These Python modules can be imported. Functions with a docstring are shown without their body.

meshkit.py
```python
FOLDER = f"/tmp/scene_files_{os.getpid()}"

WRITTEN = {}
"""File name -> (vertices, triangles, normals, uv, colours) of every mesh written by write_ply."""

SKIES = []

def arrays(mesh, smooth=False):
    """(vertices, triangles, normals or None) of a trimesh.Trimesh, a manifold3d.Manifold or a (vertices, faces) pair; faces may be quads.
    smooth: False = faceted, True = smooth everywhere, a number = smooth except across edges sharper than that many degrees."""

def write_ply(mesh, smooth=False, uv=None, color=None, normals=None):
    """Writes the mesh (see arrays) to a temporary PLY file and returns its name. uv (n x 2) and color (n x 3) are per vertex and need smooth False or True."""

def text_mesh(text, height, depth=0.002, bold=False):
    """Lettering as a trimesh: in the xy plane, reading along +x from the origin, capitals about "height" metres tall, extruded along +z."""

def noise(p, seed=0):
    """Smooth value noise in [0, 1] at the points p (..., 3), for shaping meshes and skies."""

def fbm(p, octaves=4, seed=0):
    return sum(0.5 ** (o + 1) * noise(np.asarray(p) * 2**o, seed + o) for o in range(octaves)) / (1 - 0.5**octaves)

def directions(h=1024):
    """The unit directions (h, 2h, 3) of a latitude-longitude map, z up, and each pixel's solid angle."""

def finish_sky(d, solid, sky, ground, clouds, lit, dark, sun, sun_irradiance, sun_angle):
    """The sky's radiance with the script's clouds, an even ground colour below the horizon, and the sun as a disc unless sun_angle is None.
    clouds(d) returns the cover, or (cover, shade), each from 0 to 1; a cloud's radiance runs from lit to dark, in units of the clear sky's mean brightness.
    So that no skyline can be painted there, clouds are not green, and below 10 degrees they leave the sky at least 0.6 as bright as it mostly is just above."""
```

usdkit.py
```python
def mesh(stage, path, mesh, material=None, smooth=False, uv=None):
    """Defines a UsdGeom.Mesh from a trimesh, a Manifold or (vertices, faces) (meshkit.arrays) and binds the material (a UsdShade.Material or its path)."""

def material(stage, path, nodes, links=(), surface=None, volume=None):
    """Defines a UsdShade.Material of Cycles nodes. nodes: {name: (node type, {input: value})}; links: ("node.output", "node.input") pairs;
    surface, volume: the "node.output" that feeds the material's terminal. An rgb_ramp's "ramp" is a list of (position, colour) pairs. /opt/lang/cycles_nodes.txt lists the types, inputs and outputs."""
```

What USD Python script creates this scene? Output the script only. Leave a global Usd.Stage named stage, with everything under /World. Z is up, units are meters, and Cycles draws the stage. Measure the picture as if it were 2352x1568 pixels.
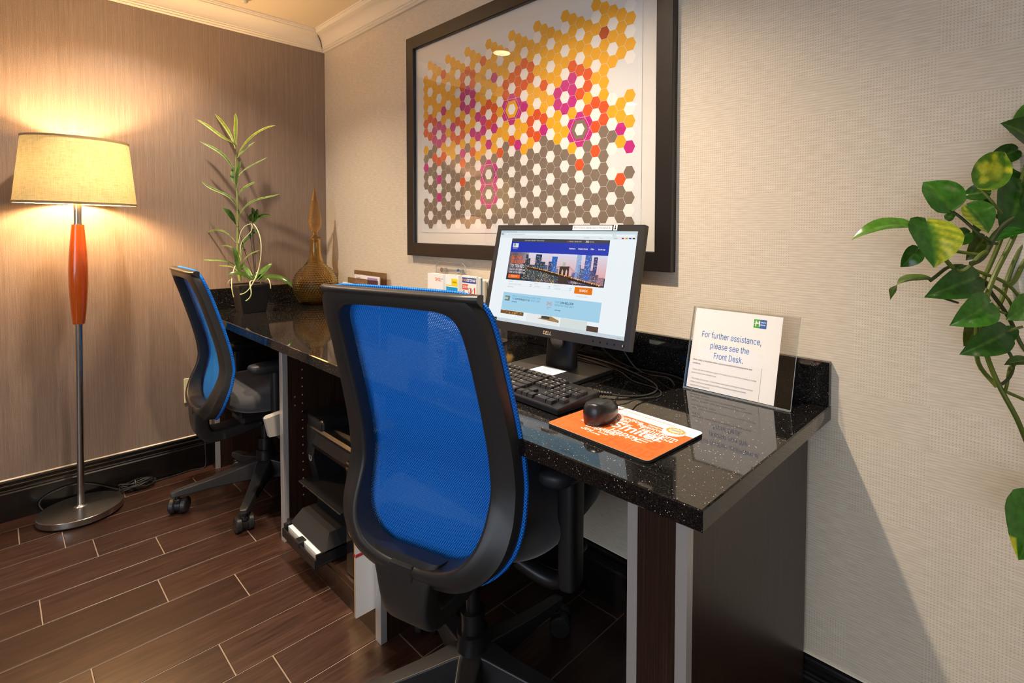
import math, random
import numpy as np, trimesh, manifold3d
import shapely.geometry as sg
from shapely import affinity
from shapely.ops import unary_union
from pxr import Usd, UsdGeom, UsdLux, UsdShade, Gf, Sdf, Vt
import usdkit, meshkit
random.seed(7); rng = np.random.default_rng(7)
stage = Usd.Stage.CreateInMemory()
UsdGeom.SetStageUpAxis(stage, 'Z'); UsdGeom.SetStageMetersPerUnit(stage, 1.0)
UsdGeom.Xform.Define(stage, '/World'); UsdGeom.Scope.Define(stage, '/World/Looks')

# ---------------------------------------------------------------- camera
CAM = np.array([2.9387, -1.2548, 1.1309])
def _rz(a): c, s = math.cos(a), math.sin(a); return np.array([[c, -s, 0], [s, c, 0], [0, 0, 1.]])
def _rx(a): c, s = math.cos(a), math.sin(a); return np.array([[1., 0, 0], [0, c, -s], [0, s, c]])
CR = _rz(.7366) @ _rx(1.5377) @ _rz(.0045)
FPX, CX, CY = 1204.92, 127.12, -216.62
cam = UsdGeom.Camera.Define(stage, '/World/camera')
m4 = np.eye(4); m4[:3, :3] = CR; m4[:3, 3] = CAM
cam.AddTransformOp().Set(Gf.Matrix4d(*m4.T.ravel().tolist()))
cam.CreateHorizontalApertureAttr(36.0); cam.CreateVerticalApertureAttr(24.0)
cam.CreateFocalLengthAttr(36.0 * FPX / 2352)
cam.CreateHorizontalApertureOffsetAttr(-CX / 2352 * 36.0)
cam.CreateVerticalApertureOffsetAttr(CY / 2352 * 36.0)
cam.CreateClippingRangeAttr(Gf.Vec2f(.05, 100))
cam.CreateExposureAttr(0.0)

# ---------------------------------------------------------------- lights
def warm(k):
    return {2700: (1.0, .56, .22), 3000: (1.0, .82, .62), 3500: (1.0, .80, .60), 6500: (.86, .93, 1.0)}[k]
def disk_light(name, x, y, z, r, power, color, cone=None):
    l = UsdLux.DiskLight.Define(stage, '/World/' + name)
    l.AddTranslateOp().Set(Gf.Vec3d(x, y, z)); l.CreateRadiusAttr(r)
    l.CreateIntensityAttr(power / (math.pi * r * r)); l.CreateColorAttr(Gf.Vec3f(*color))
    if cone:
        s = UsdLux.ShapingAPI.Apply(l.GetPrim()); s.CreateShapingConeAngleAttr(cone); s.CreateShapingConeSoftnessAttr(.35)
    return l
CEIL = 2.184
DOWNLIGHTS = [(1.93, -.72), (.52, -.85), (.36, -2.4), (2.1, -2.5), (3.9, -1.2)]  # the room-middle and far-right downlights are unseen, added for fill
CANH, CANR = .047, .052
for i, (x, y) in enumerate(DOWNLIGHTS):
    disk_light('downlight_lamp_%d' % i, x, y, CEIL + CANH - .003, .030, [15., 9., 4., 2.5, 1.2][i], warm(3000))
w = UsdLux.RectLight.Define(stage, '/World/window_daylight')  # unseen area light behind the viewer, placed for the cool ambient light
w.CreateWidthAttr(2.6); w.CreateHeightAttr(1.5); w.CreateIntensityAttr(3.4); w.CreateColorAttr(Gf.Vec3f(.70, .82, 1.0))
w.AddTransformOp().Set(Gf.Matrix4d(1, 0, 0, 0, 0, 0, 1, 0, 0, -1, 0, 0, 3.4, -4.13, 1.3, 1))

# ---------------------------------------------------------------- helpers
def ray(u, v): return CR @ np.array([(u - 1176 - CX) / FPX, -(v - 784 - CY) / FPX, -1.])
def onp(u, v, axis, val):
    d = ray(u, v); k = 'xyz'.index(axis); return CAM + d * (val - CAM[k]) / d[k]
def at(u, v, depth): return CAM + ray(u, v) * depth
def lin(c):
    if isinstance(c, str): c = [int(c[i:i + 2], 16) for i in (1, 3, 5)]
    c = np.array(c, float) / 255.
    return tuple(np.where(c <= .04045, c / 12.92, ((c + .055) / 1.055) ** 2.4).tolist())
MATS = {}
def mat(name, nodes, links=(), surface='p.BSDF'):
    MATS[name] = usdkit.material(stage, '/World/Looks/' + name, nodes, links, surface=surface); return MATS[name]
def pm(name, color, rough=.5, metal=0., **kw):
    return mat(name, {'p': ('principled_bsdf', dict(base_color=color, roughness=rough, metallic=metal, **kw))})
_used = {}
def numbered(parent, name):
    k = (parent, name); n = _used.get(k, 0); _used[k] = n + 1
    return name if n == 0 else '%s_%03d' % (name, n)
class Thing:
    def __init__(s, name, label=None, cat=None, loc=(0, 0, 0), rz=0., group=None, kind=None, R=None):
        s.path = '/World/' + numbered('/World', name)
        x = UsdGeom.Xform.Define(stage, s.path); s.M = np.eye(4)
        s.M[:3, :3] = _rz(rz) if R is None else R; s.M[:3, 3] = loc
        x.AddTransformOp().Set(Gf.Matrix4d(*s.M.T.ravel().tolist())); s.prim = x.GetPrim(); tag(s.prim, label, cat, group, kind)
        s.inv = np.linalg.inv(s.M)
    def part(s, name, mesh, m, world=False, smooth=35, parent=None, label=None, kind=None):
        par = s.path if parent is None else str(parent.GetPath())
        path = par + '/' + numbered(par, name)
        if world:
            v, f = (np.array(mesh.vertices), mesh.faces) if hasattr(mesh, 'vertices') else mesh
            mesh = trimesh.Trimesh(v @ s.inv[:3, :3].T + s.inv[:3, 3], f, process=False)
        p = usdkit.mesh(stage, path, mesh, MATS[m], smooth=smooth).GetPrim()
        if label: p.SetCustomDataByKey('label', label)
        if kind: p.SetCustomDataByKey('kind', kind)
        return p
    def art(s, name, polys, m, frame, world=False, parent=None, label=None, step=.00012):
        """polys: [(shapely or coords, srgb colour, layer)] in the (x, y) of frame=(origin, ex, ey, en): flat print, one mesh, colours in primvar col"""
        o, ex, ey, en = [np.array(a, float) for a in frame]; V, F, K, n = [], [], [], 0
        groups = {}
        for g, c, lay in polys: groups.setdefault((c, lay), []).extend(geoms(g))
        for (c, lay), G in groups.items():
            for q in geoms(unary_union(G)) if len(G) < 900 else G:
                v, f = trimesh.creation.triangulate_polygon(q, engine='earcut'); v = np.array(v)
                if not len(f): continue
                P = o + v[:, :1] * ex + v[:, 1:2] * ey + en * (lay * step)
                us, f = np.unique(np.array(f), return_inverse=True); f = f.reshape(-1, 3); P = P[us]; t = P[f[0]]; nn = np.cross(P[f[:, 1]] - P[f[:, 0]], P[f[:, 2]] - P[f[:, 0]])
                bad = (nn @ en) < 0; f[bad] = f[bad][:, ::-1]
                V.append(P); F.append(f + n); K.append(np.tile(lin(c), (len(P), 1))); n += len(P)
        V, F, K = np.vstack(V), np.vstack(F), np.vstack(K)
        if world: V = V @ s.inv[:3, :3].T + s.inv[:3, 3]
        p = s.part(name, trimesh.Trimesh(V, F, process=False), m, smooth=False, parent=parent, label=label)
        UsdGeom.PrimvarsAPI(p).CreatePrimvar('col', Sdf.ValueTypeNames.Color3fArray, 'vertex').Set(Vt.Vec3fArray.FromNumpy(K.astype(np.float32)))
        return p
def tag(p, label=None, cat=None, group=None, kind=None):
    for k, v in (('label', label), ('category', cat), ('group', group), ('kind', kind)):
        if v: p.SetCustomDataByKey(k, v)
def geoms(g):
    if not hasattr(g, 'geom_type'): g = sg.Polygon(g)
    if not g.is_valid: g = g.buffer(0)
    if g.is_empty: return []
    return [q for q in (g.geoms if hasattr(g, 'geoms') else [g]) if q.geom_type == 'Polygon' and q.area > 1e-12]
def rect(x0, y0, x1, y1): return sg.box(min(x0, x1), min(y0, y1), max(x0, x1), max(y0, y1))
def rrect(x0, y0, x1, y1, r, q=5): return sg.box(x0 + r, y0 + r, x1 - r, y1 - r).buffer(r, q)
_txt = {}
def text2d(t, h, bold=False, width=None, anchor='l', x=0., y=0.):
    """lettering as a shapely shape, baseline at y, capitals h tall"""
    k = (t, bold)
    if k not in _txt:
        got, old = [], trimesh.creation.extrude_polygon
        def grab(g, *a, **kw): got.append(g); return trimesh.Trimesh([[0, 0, 0], [1, 0, 0], [0, 1, 0]], [[0, 1, 2]], process=False)
        trimesh.creation.extrude_polygon = grab
        try: meshkit.text_mesh(t, 1.0, .1, bold)
        finally: trimesh.creation.extrude_polygon = old
        _txt[k] = sg.MultiPolygon([q for g in got for q in geoms(g)])
    g = _txt[k]; sx = h
    if width: sx = width / max(g.bounds[2], 1e-6)
    g = affinity.scale(g, sx, h, origin=(0, 0)); L = g.bounds[2]
    return affinity.translate(g, x - {'l': 0, 'c': L / 2, 'r': L}[anchor], y)
def cat(*ms): return trimesh.util.concatenate([m for x in ms for m in (x if isinstance(x, list) else [x])])
def hull(pts): return trimesh.convex.convex_hull(np.asarray(pts, float))
def box(x0, x1, y0, y1, z0, z1, b=0.):
    if b <= 0:
        m = trimesh.creation.box([x1 - x0, y1 - y0, z1 - z0]); m.apply_translation([(x0 + x1) / 2, (y0 + y1) / 2, (z0 + z1) / 2]); return m
    p = []
    for x, sx in ((x0, 1), (x1, -1)):
        for y, sy in ((y0, 1), (y1, -1)):
            for z, sz in ((z0, 1), (z1, -1)):
                p += [(x, y + sy * b, z + sz * b), (x + sx * b, y, z + sz * b), (x + sx * b, y + sy * b, z)]
    return hull(p)
def sph(n=1):
    return np.array(trimesh.creation.icosphere(subdivisions=n).vertices)
_S = sph(1)
def rbox(x0, x1, y0, y1, z0, z1, r, n=None):
    S = _S if n is None else sph(n)
    return hull(np.vstack([S * r + (x, y, z) for x in (x0 + r, x1 - r) for y in (y0 + r, y1 - r) for z in (z0 + r, z1 - r)]))
def hullsph(items): return hull(np.vstack([_S * r + np.array(c) for c, r in items]))
def frame_of(d):
    d = np.asarray(d, float); d = d / np.linalg.norm(d); a = np.cross(d, (0, 0, 1.) if abs(d[2]) < .9 else (1., 0, 0)); a /= np.linalg.norm(a)
    return a, np.cross(d, a), d
def curve(pts, n=40):
    p = np.asarray(pts, float)
    if len(p) < 3: t = np.linspace(0, 1, n)[:, None]; return p[0] * (1 - t) + p[-1] * t
    from scipy.interpolate import PchipInterpolator, CubicSpline
    t = np.r_[0, np.cumsum(np.linalg.norm(np.diff(p, axis=0), axis=1))]
    return CubicSpline(t, p, axis=0)(np.linspace(0, t[-1], n))
def tube(pts, r, sides=8, n=None):
    p = np.asarray(pts, float) if n is None else curve(pts, n)
    r = np.broadcast_to(np.interp(np.linspace(0, 1, len(p)), np.linspace(0, 1, len(np.atleast_1d(r))), np.atleast_1d(r)), (len(p),))
    t = np.gradient(p, axis=0); t /= np.linalg.norm(t, axis=1, keepdims=True) + 1e-12
    a, _, _ = frame_of(t[0]); A = []
    for k in range(len(p)):
        a = a - t[k] * (a @ t[k]); a /= np.linalg.norm(a); A.append(a)
    A = np.array(A); B = np.cross(t, A); ang = np.arange(sides) * 2 * np.pi / sides
    v = p[:, None] + r[:, None, None] * (np.cos(ang)[None, :, None] * A[:, None] + np.sin(ang)[None, :, None] * B[:, None])
    v = np.vstack([v.reshape(-1, 3), p[:1], p[-1:]]); N = len(p); f = []
    i, j = np.meshgrid(np.arange(N - 1), np.arange(sides), indexing='ij')
    q = np.stack([i * sides + j, i * sides + (j + 1) % sides, (i + 1) * sides + (j + 1) % sides, (i + 1) * sides + j], -1).reshape(-1, 4)
    f = np.vstack([q[:, [0, 1, 2]], q[:, [0, 2, 3]], [[N * sides, (k + 1) % sides, k] for k in range(sides)], [[N * sides + 1, (N - 1) * sides + k, (N - 1) * sides + (k + 1) % sides] for k in range(sides)]])
    return trimesh.Trimesh(v, f, process=False)
def lathe(prof, n=48, c=(0, 0, 0)):
    """profile [(r, z)] from bottom axis to top axis, closed where r=0"""
    p = np.asarray(prof, float); N = len(p); ang = np.arange(n) * 2 * np.pi / n
    v = np.stack([p[:, None, 0] * np.cos(ang), p[:, None, 0] * np.sin(ang), np.repeat(p[:, 1:2], n, 1)], -1).reshape(-1, 3) + np.array(c)
    i, j = np.meshgrid(np.arange(N - 1), np.arange(n), indexing='ij')
    q = np.stack([i * n + j, i * n + (j + 1) % n, (i + 1) * n + (j + 1) % n, (i + 1) * n + j], -1).reshape(-1, 4)
    m = trimesh.Trimesh(v, np.vstack([q[:, [0, 1, 2]], q[:, [0, 2, 3]]]), process=False); m.merge_vertices(); m.update_faces(m.nondegenerate_faces()); return m
def cyl(p0, p1, r0, r1=None, n=20, bev=0.):
    r1 = r0 if r1 is None else r1; p0, p1 = np.array(p0, float), np.array(p1, float); L = np.linalg.norm(p1 - p0); a, b, d = frame_of(p1 - p0)
    prof = [(0, 0), (r0 - bev, 0), (r0, bev), (r1, L - bev), (r1 - bev, L), (0, L)] if bev else [(0, 0), (r0, 0), (r1, L), (0, L)]
    m = lathe(prof, n); T = np.eye(4); T[:3, 0], T[:3, 1], T[:3, 2], T[:3, 3] = b, a, d, p0
    if np.linalg.det(T[:3, :3]) < 0: T[:3, 0] *= -1
    m.apply_transform(T); return m
def extr(poly, h, o=(0, 0, 0), ex=(1, 0, 0), ey=(0, 1, 0), ez=(0, 0, 1)):
    ms = []
    for g in geoms(poly):
        m = trimesh.creation.extrude_polygon(g, h, engine='earcut'); T = np.eye(4); T[:3, 0], T[:3, 1], T[:3, 2], T[:3, 3] = ex, ey, ez, o
        m.apply_transform(T); ms.append(m)
    return cat(ms)
def grid_mesh(P):
    a, b = P.shape[:2]; i, j = np.meshgrid(np.arange(a - 1), np.arange(b - 1), indexing='ij')
    q = np.stack([i * b + j, (i + 1) * b + j, (i + 1) * b + j + 1, i * b + j + 1], -1).reshape(-1, 4)
    return trimesh.Trimesh(P.reshape(-1, 3), np.vstack([q[:, [0, 1, 2]], q[:, [0, 2, 3]]]), process=False)
def loft(P, close=True):
    """P (rings, points, 3): rings joined, each ring closed; close joins last ring to the first, else caps"""
    a, b = P.shape[:2]; A = a if close else a - 1
    i, j = np.meshgrid(np.arange(A), np.arange(b), indexing='ij')
    q = np.stack([i * b + j, i * b + (j + 1) % b, ((i + 1) % a) * b + (j + 1) % b, ((i + 1) % a) * b + j], -1).reshape(-1, 4)
    v = P.reshape(-1, 3); f = [q[:, [0, 1, 2]], q[:, [0, 2, 3]]]
    if not close:
        v = np.vstack([v, P[0].mean(0), P[-1].mean(0)]); k = np.arange(b)
        f += [np.stack([np.full(b, a * b), (k + 1) % b, k], 1), np.stack([np.full(b, a * b + 1), (a - 1) * b + k, (a - 1) * b + (k + 1) % b], 1)]
    m = trimesh.Trimesh(v, np.vstack(f), process=False)
    if m.volume < 0: m.invert()
    return m
def place(m, loc=(0, 0, 0), R=None):
    T = np.eye(4); T[:3, :3] = np.eye(3) if R is None else R; T[:3, 3] = loc; m = m.copy(); m.apply_transform(T); return m
def euler(rx=0, ry=0, rz=0):
    c, s = math.cos(ry), math.sin(ry); return _rz(rz) @ np.array([[c, 0, s], [0, 1., 0], [-s, 0, c]]) @ _rx(rx)

# ---------------------------------------------------------------- materials
pm('white_paint', lin('#efe3cf'), .45); pm('ceiling_paint', lin('#ead9bd'), .7)
pm('black_gloss', (.006, .005, .005), .22, coat_weight=.3); pm('grout', lin('#8d7d70'), .8)
pm('black_plastic', (.012, .012, .013), .42); pm('black_satin', (.010, .010, .011), .3); pm('dark_plastic', (.022, .022, .024), .36)
pm('printer_black', (.011, .011, .014), .33); pm('gloss_black', (.006, .006, .007), .12)
pm('steel', (.52, .50, .47), .26, 1.0, anisotropic=.5); pm('chrome', (.7, .7, .7), .15, 1.0); pm('felt', (.01, .01, .01), .9)
pm('aluminium', (.60, .59, .59), .40, .55); pm('ivory', lin('#e6dcb4'), .35); pm('dark_slot', (.004, .004, .004), .8)
pm('paper', (.80, .80, .80), .6); pm('newsprint', (.36, .33, .30), .8); pm('card_brown', lin('#b59a78'), .8); pm('carton_white', (.74, .73, .74), .7)
pm('orange_wood', lin('#c4560e'), .16, coat_weight=.6, coat_roughness=.05)
pm('soil', (.03, .018, .01), .95); pm('pot_black', (.011, .011, .013), .42)
pm('root', lin('#cfd3a6'), .6); pm('stake', lin('#3b332d'), .7); pm('clip', lin('#27352a'), .5)
pm('leather', (.016, .018, .022), .5); pm('seat_cloth', (.05, .05, .056), .85, sheen_weight=.3)
pm('lens', (.01, .01, .01), .1); pm('sprinkler', lin('#d8cbb5'), .4)
pm('backing_board', (.75, .72, .66), .8); pm('mat_board', (.80, .77, .72), .75)
pm('frame_black', (.013, .010, .009), .38)
pm('pencil', lin('#d8c13a'), .5); pm('pencil_wood', lin('#cda873'), .7); pm('cable', (.012, .012, .013), .45)
mat('print', {'a': ('attribute', {'attribute': 'col'}), 'p': ('principled_bsdf', dict(roughness=.55))}, [('a.color', 'p.base_color')])
mat('print_gloss', {'a': ('attribute', {'attribute': 'col'}), 'p': ('principled_bsdf', dict(roughness=.3))}, [('a.color', 'p.base_color')])
mat('screen_glow', {'a': ('attribute', {'attribute': 'col'}), 'e': ('emission', dict(strength=.92)), 'g': ('glossy_bsdf', dict(roughness=.25, color=(.03, .03, .03))), 's': ('add_closure', {})},
    [('a.color', 'e.color'), ('e.emission', 's.closure1'), ('g.BSDF', 's.closure2')], 's.closure')
mat('bulb_glow', {'e': ('emission', dict(strength=850., color=(1., .65, .32)))}, surface='e.emission')
mat('can_glow', {'e': ('emission', dict(strength=6., color=(1., .80, .60)))}, surface='e.emission')
mat('window_glow', {'e': ('emission', dict(strength=1.0, color=(.86, .93, 1.)))}, surface='e.emission')  # glow of the out-of-view pane behind the viewer
def pane(name, tint, rough=0., f0=.04):
    mat(name, {'w': ('layer_weight', {'blend': .5}), 'q': ('math', dict(math_type='power', value2=5.)), 'f': ('math', dict(math_type='multiply_add', value2=1. - f0, value3=f0)), 't': ('transparent_bsdf', {'color': tint}), 'g': ('glossy_bsdf', {'roughness': rough, 'color': (1., 1., 1.)}), 'm': ('mix_closure', {})},
        [('w.facing', 'q.value1'), ('q.value', 'f.value1'), ('f.value', 'm.fac'), ('t.BSDF', 'm.closure1'), ('g.BSDF', 'm.closure2')], 'm.closure')
pane('picture_glass', (.97, .97, .97)); pane('acrylic', (.985, .985, .985)); pane('smoked_acrylic', (.66, .54, .42))
pm('acrylic_edge', (.75, .78, .78), .1, transmission_weight=.7)
pm('amber_glass', (.90, .71, .30), .03, transmission_weight=1.0, ior=1.45); pm('amber_dark', (.82, .50, .17), .03, transmission_weight=1.0, ior=1.45)
pm('clear_glass', (.95, .92, .8), .02, transmission_weight=1.0)
def mp(extra=None): return {'g': ('geometry', {}), 's': ('separate_xyz', {}), **(extra or {})}
# brown strie wallpaper: fine vertical threads of varying tone on the x = 0 wall
mat('wallpaper_brown', {'g': ('geometry', {}), 'm1': ('mapping', dict(scale=(1., 430., 9.))), 'n1': ('noise_texture', dict(scale=1., detail=3., roughness=.6)),
     'm2': ('mapping', dict(scale=(1., 130., .9))), 'n2': ('noise_texture', dict(scale=1., detail=2.)), 'm3': ('mapping', dict(scale=(1., 420., 420.))), 'n3': ('noise_texture', dict(scale=1., detail=2.)),
     'x': ('mix_float', dict(fac=.35)), 'y': ('mix_float', dict(fac=.42)), 'r': ('rgb_ramp', {'ramp': [(.30, lin('#6b5b4e')), (.5, lin('#88766a')), (.70, lin('#a69384'))]}),
     'b': ('bump', dict(strength=.35, distance=.0012)), 'p': ('principled_bsdf', dict(roughness=.42, specular_ior_level=.6))},
    [('g.position', 'm1.vector'), ('m1.vector', 'n1.vector'), ('g.position', 'm2.vector'), ('m2.vector', 'n2.vector'), ('g.position', 'm3.vector'), ('m3.vector', 'n3.vector'),
     ('n1.fac', 'x.a'), ('n2.fac', 'x.b'), ('x.result', 'y.a'), ('n3.fac', 'y.b'), ('y.result', 'r.fac'), ('r.color', 'p.base_color'), ('y.result', 'b.height'), ('b.normal', 'p.normal')])
# cream open-weave wallpaper: blocks of dotted and of ribbed weave on the y = 0 wall
TP = 2 * math.pi
mat('wallpaper_cream', {'g': ('geometry', {}), 's': ('separate_xyz', {}), 'ax': ('math', dict(math_type='multiply', value2=TP / .0056)), 'az': ('math', dict(math_type='multiply', value2=TP / .0056)),
     'sx': ('math', dict(math_type='sine')), 'sz': ('math', dict(math_type='sine')), 'px': ('math', dict(math_type='maximum', value2=0.)), 'pz': ('math', dict(math_type='maximum', value2=0.)),
     'dot': ('math', dict(math_type='multiply')), 'rib': ('math', dict(math_type='multiply', value2=.36)),
     'mb': ('mapping', dict(scale=(7.2, 1., 11.5))), 'fl': ('vector_math', dict(math_type='floor')), 'wn': ('white_noise_texture', dict(dimensions='3D')), 'gt': ('math', dict(math_type='greater_than', value2=.5)),
     'sel': ('mix_float', {}), 'mn': ('mapping', dict(scale=(30., 1., 260.))), 'n': ('noise_texture', dict(scale=1., detail=2.)), 'tone': ('rgb_ramp', {'ramp': [(.3, lin('#d4c6b1')), (.7, lin('#e3d7c4'))]}),
     'c': ('mix_color', dict(b=lin('#8b7a66'))), 'k': ('math', dict(math_type='multiply', value2=.55)), 'inv': ('math', dict(math_type='subtract', value1=1.)), 'b': ('bump', dict(strength=.25, distance=.0006)), 'p': ('principled_bsdf', dict(roughness=.6))},
    [('g.position', 's.vector'), ('s.x', 'ax.value1'), ('s.z', 'az.value1'), ('ax.value', 'sx.value1'), ('az.value', 'sz.value1'), ('sx.value', 'px.value1'), ('sz.value', 'pz.value1'),
     ('px.value', 'dot.value1'), ('pz.value', 'dot.value2'), ('pz.value', 'rib.value1'), ('g.position', 'mb.vector'), ('mb.vector', 'fl.vector1'), ('fl.vector', 'wn.vector'), ('wn.value', 'gt.value1'),
     ('gt.value', 'sel.fac'), ('dot.value', 'sel.a'), ('rib.value', 'sel.b'), ('g.position', 'mn.vector'), ('mn.vector', 'n.vector'), ('n.fac', 'tone.fac'), ('tone.color', 'c.a'), ('sel.result', 'k.value1'), ('k.value', 'c.fac'),
     ('c.result', 'p.base_color'), ('sel.result', 'inv.value2'), ('inv.value', 'b.height'), ('b.normal', 'p.normal')])
def wood(name, c0, c1, c2, sc, rough, rnd=.0, bump=.15, spec=.5):
    """grain stretched along the axis with the small scale; rnd shifts the tone of each piece"""
    mat(name, {'g': ('geometry', {}), 'o': ('object_info', {}), 'k': ('math', dict(math_type='multiply', value2=37.)), 'cv': ('combine_xyz', {}), 'ad': ('vector_math', dict(math_type='add')),
         'm': ('mapping', dict(scale=sc)), 'n': ('noise_texture', dict(scale=1., detail=5., roughness=.62, distortion=.6)), 'm2': ('mapping', dict(scale=tuple(4 * q for q in sc))), 'n2': ('noise_texture', dict(scale=1., detail=2.)),
         'x': ('mix_float', dict(fac=.35)), 'r': ('rgb_ramp', {'ramp': [(.3, c0), (.5, c1), (.72, c2)]}), 'mr': ('map_range', dict(to_min=1. - rnd, to_max=1. + rnd)), 'h': ('hsv', {}),
         'b': ('bump', dict(strength=bump, distance=.0008)), 'p': ('principled_bsdf', dict(roughness=rough, specular_ior_level=spec))},
        [('o.random', 'k.value1'), ('k.value', 'cv.x'), ('k.value', 'cv.y'), ('g.position', 'ad.vector1'), ('cv.vector', 'ad.vector2'), ('ad.vector', 'm.vector'), ('m.vector', 'n.vector'), ('ad.vector', 'm2.vector'), ('m2.vector', 'n2.vector'),
         ('n.fac', 'x.a'), ('n2.fac', 'x.b'), ('x.result', 'r.fac'), ('r.color', 'h.color'), ('o.random', 'mr.value'), ('mr.result', 'h.value'), ('h.color', 'p.base_color'), ('x.result', 'b.height'), ('b.normal', 'p.normal')])
wood('plank_wood', lin('#21140f'), lin('#37231c'), lin('#4c352b'), (60., 4., 1.), .33, .22)
wood('dark_laminate', lin('#120a07'), lin('#2b1a13'), lin('#4a3226'), (500., 500., 3.), .35, 0., .1)
# polished black granite with fine copper and white flecks
mat('granite', {'g': ('geometry', {}), 'v': ('voronoi_texture', dict(scale=330.)), 's': ('separate_color', {}), 'a': ('math', dict(math_type='greater_than', value2=.915)), 'd': ('math', dict(math_type='less_than', value2=.29)),
     'f': ('math', dict(math_type='multiply')), 'r': ('rgb_ramp', {'ramp': [(0., (.10, .06, .04)), (.5, (.30, .24, .2)), (1., (.55, .55, .5))]}),
     'v2': ('voronoi_texture', dict(scale=760.)), 's2': ('separate_color', {}), 'a2': ('math', dict(math_type='greater_than', value2=.80)), 'c2': ('mix_color', dict(a=(.005, .005, .0055), b=(.022, .021, .02))),
     'c': ('mix_color', {}), 'p': ('principled_bsdf', dict(roughness=.045, ior=1.55))},
    [('g.position', 'v.vector'), ('v.color', 's.color'), ('s.r', 'a.value1'), ('v.distance', 'd.value1'), ('a.value', 'f.value1'), ('d.value', 'f.value2'), ('s.g', 'r.fac'), ('g.position', 'v2.vector'), ('v2.color', 's2.color'), ('s2.r', 'a2.value1'),
     ('a2.value', 'c2.fac'), ('c2.result', 'c.a'), ('r.color', 'c.b'), ('f.value', 'c.fac'), ('c.result', 'p.base_color')])
# blue knit with rows of tiny holes
mat('blue_mesh', {'g': ('texture_coordinate', {}), 's': ('separate_xyz', {}), 'ax': ('math', dict(math_type='multiply', value2=TP / .0052)), 'az': ('math', dict(math_type='multiply', value2=TP / .0062)), 'sx': ('math', dict(math_type='sine')), 'sz': ('math', dict(math_type='sine')),
     'a': ('math', dict(math_type='multiply')), 'hole': ('math', dict(math_type='greater_than', value2=.72)), 'fac': ('math', dict(math_type='multiply', value2=.75)), 'mr': ('map_range', dict(from_min=-.9, from_max=.8, to_min=0., to_max=1., clamp=True)), 'r': ('rgb_ramp', {'ramp': [(0., lin('#3c9cff')), (.55, lin('#147cf2')), (1., lin('#0a52b8'))]}),
     'b': ('bump', dict(strength=.5, distance=.001, invert=True)), 'p': ('principled_bsdf', dict(roughness=.65, specular_ior_level=.15)), 'tl': ('translucent_bsdf', dict(color=lin('#1563cf'))), 'mm': ('mix_closure', dict(fac=.18)), 't': ('transparent_bsdf', {}), 'm': ('mix_closure', {})},
    [('g.object', 's.vector'), ('s.x', 'ax.value1'), ('s.z', 'az.value1'), ('ax.value', 'sx.value1'), ('az.value', 'sz.value1'), ('sx.value', 'a.value1'), ('sz.value', 'a.value2'), ('a.value', 'hole.value1'), ('hole.value', 'fac.value1'), ('a.value', 'mr.value'), ('mr.result', 'r.fac'), ('r.color', 'p.base_color'),
     ('a.value', 'b.height'), ('b.normal', 'p.normal'), ('p.BSDF', 'mm.closure1'), ('tl.BSDF', 'mm.closure2'), ('fac.value', 'm.fac'), ('mm.closure', 'm.closure1'), ('t.BSDF', 'm.closure2')], 'm.closure')
def textured(name, c, rough, sc=900., strength=.25):
    mat(name, {'g': ('texture_coordinate', {}), 'n': ('noise_texture', dict(scale=sc, detail=2.)), 'b': ('bump', dict(strength=strength, distance=.0004)), 'p': ('principled_bsdf', dict(base_color=c, roughness=rough))}, [('g.object', 'n.vector'), ('n.fac', 'b.height'), ('b.normal', 'p.normal')])
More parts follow.
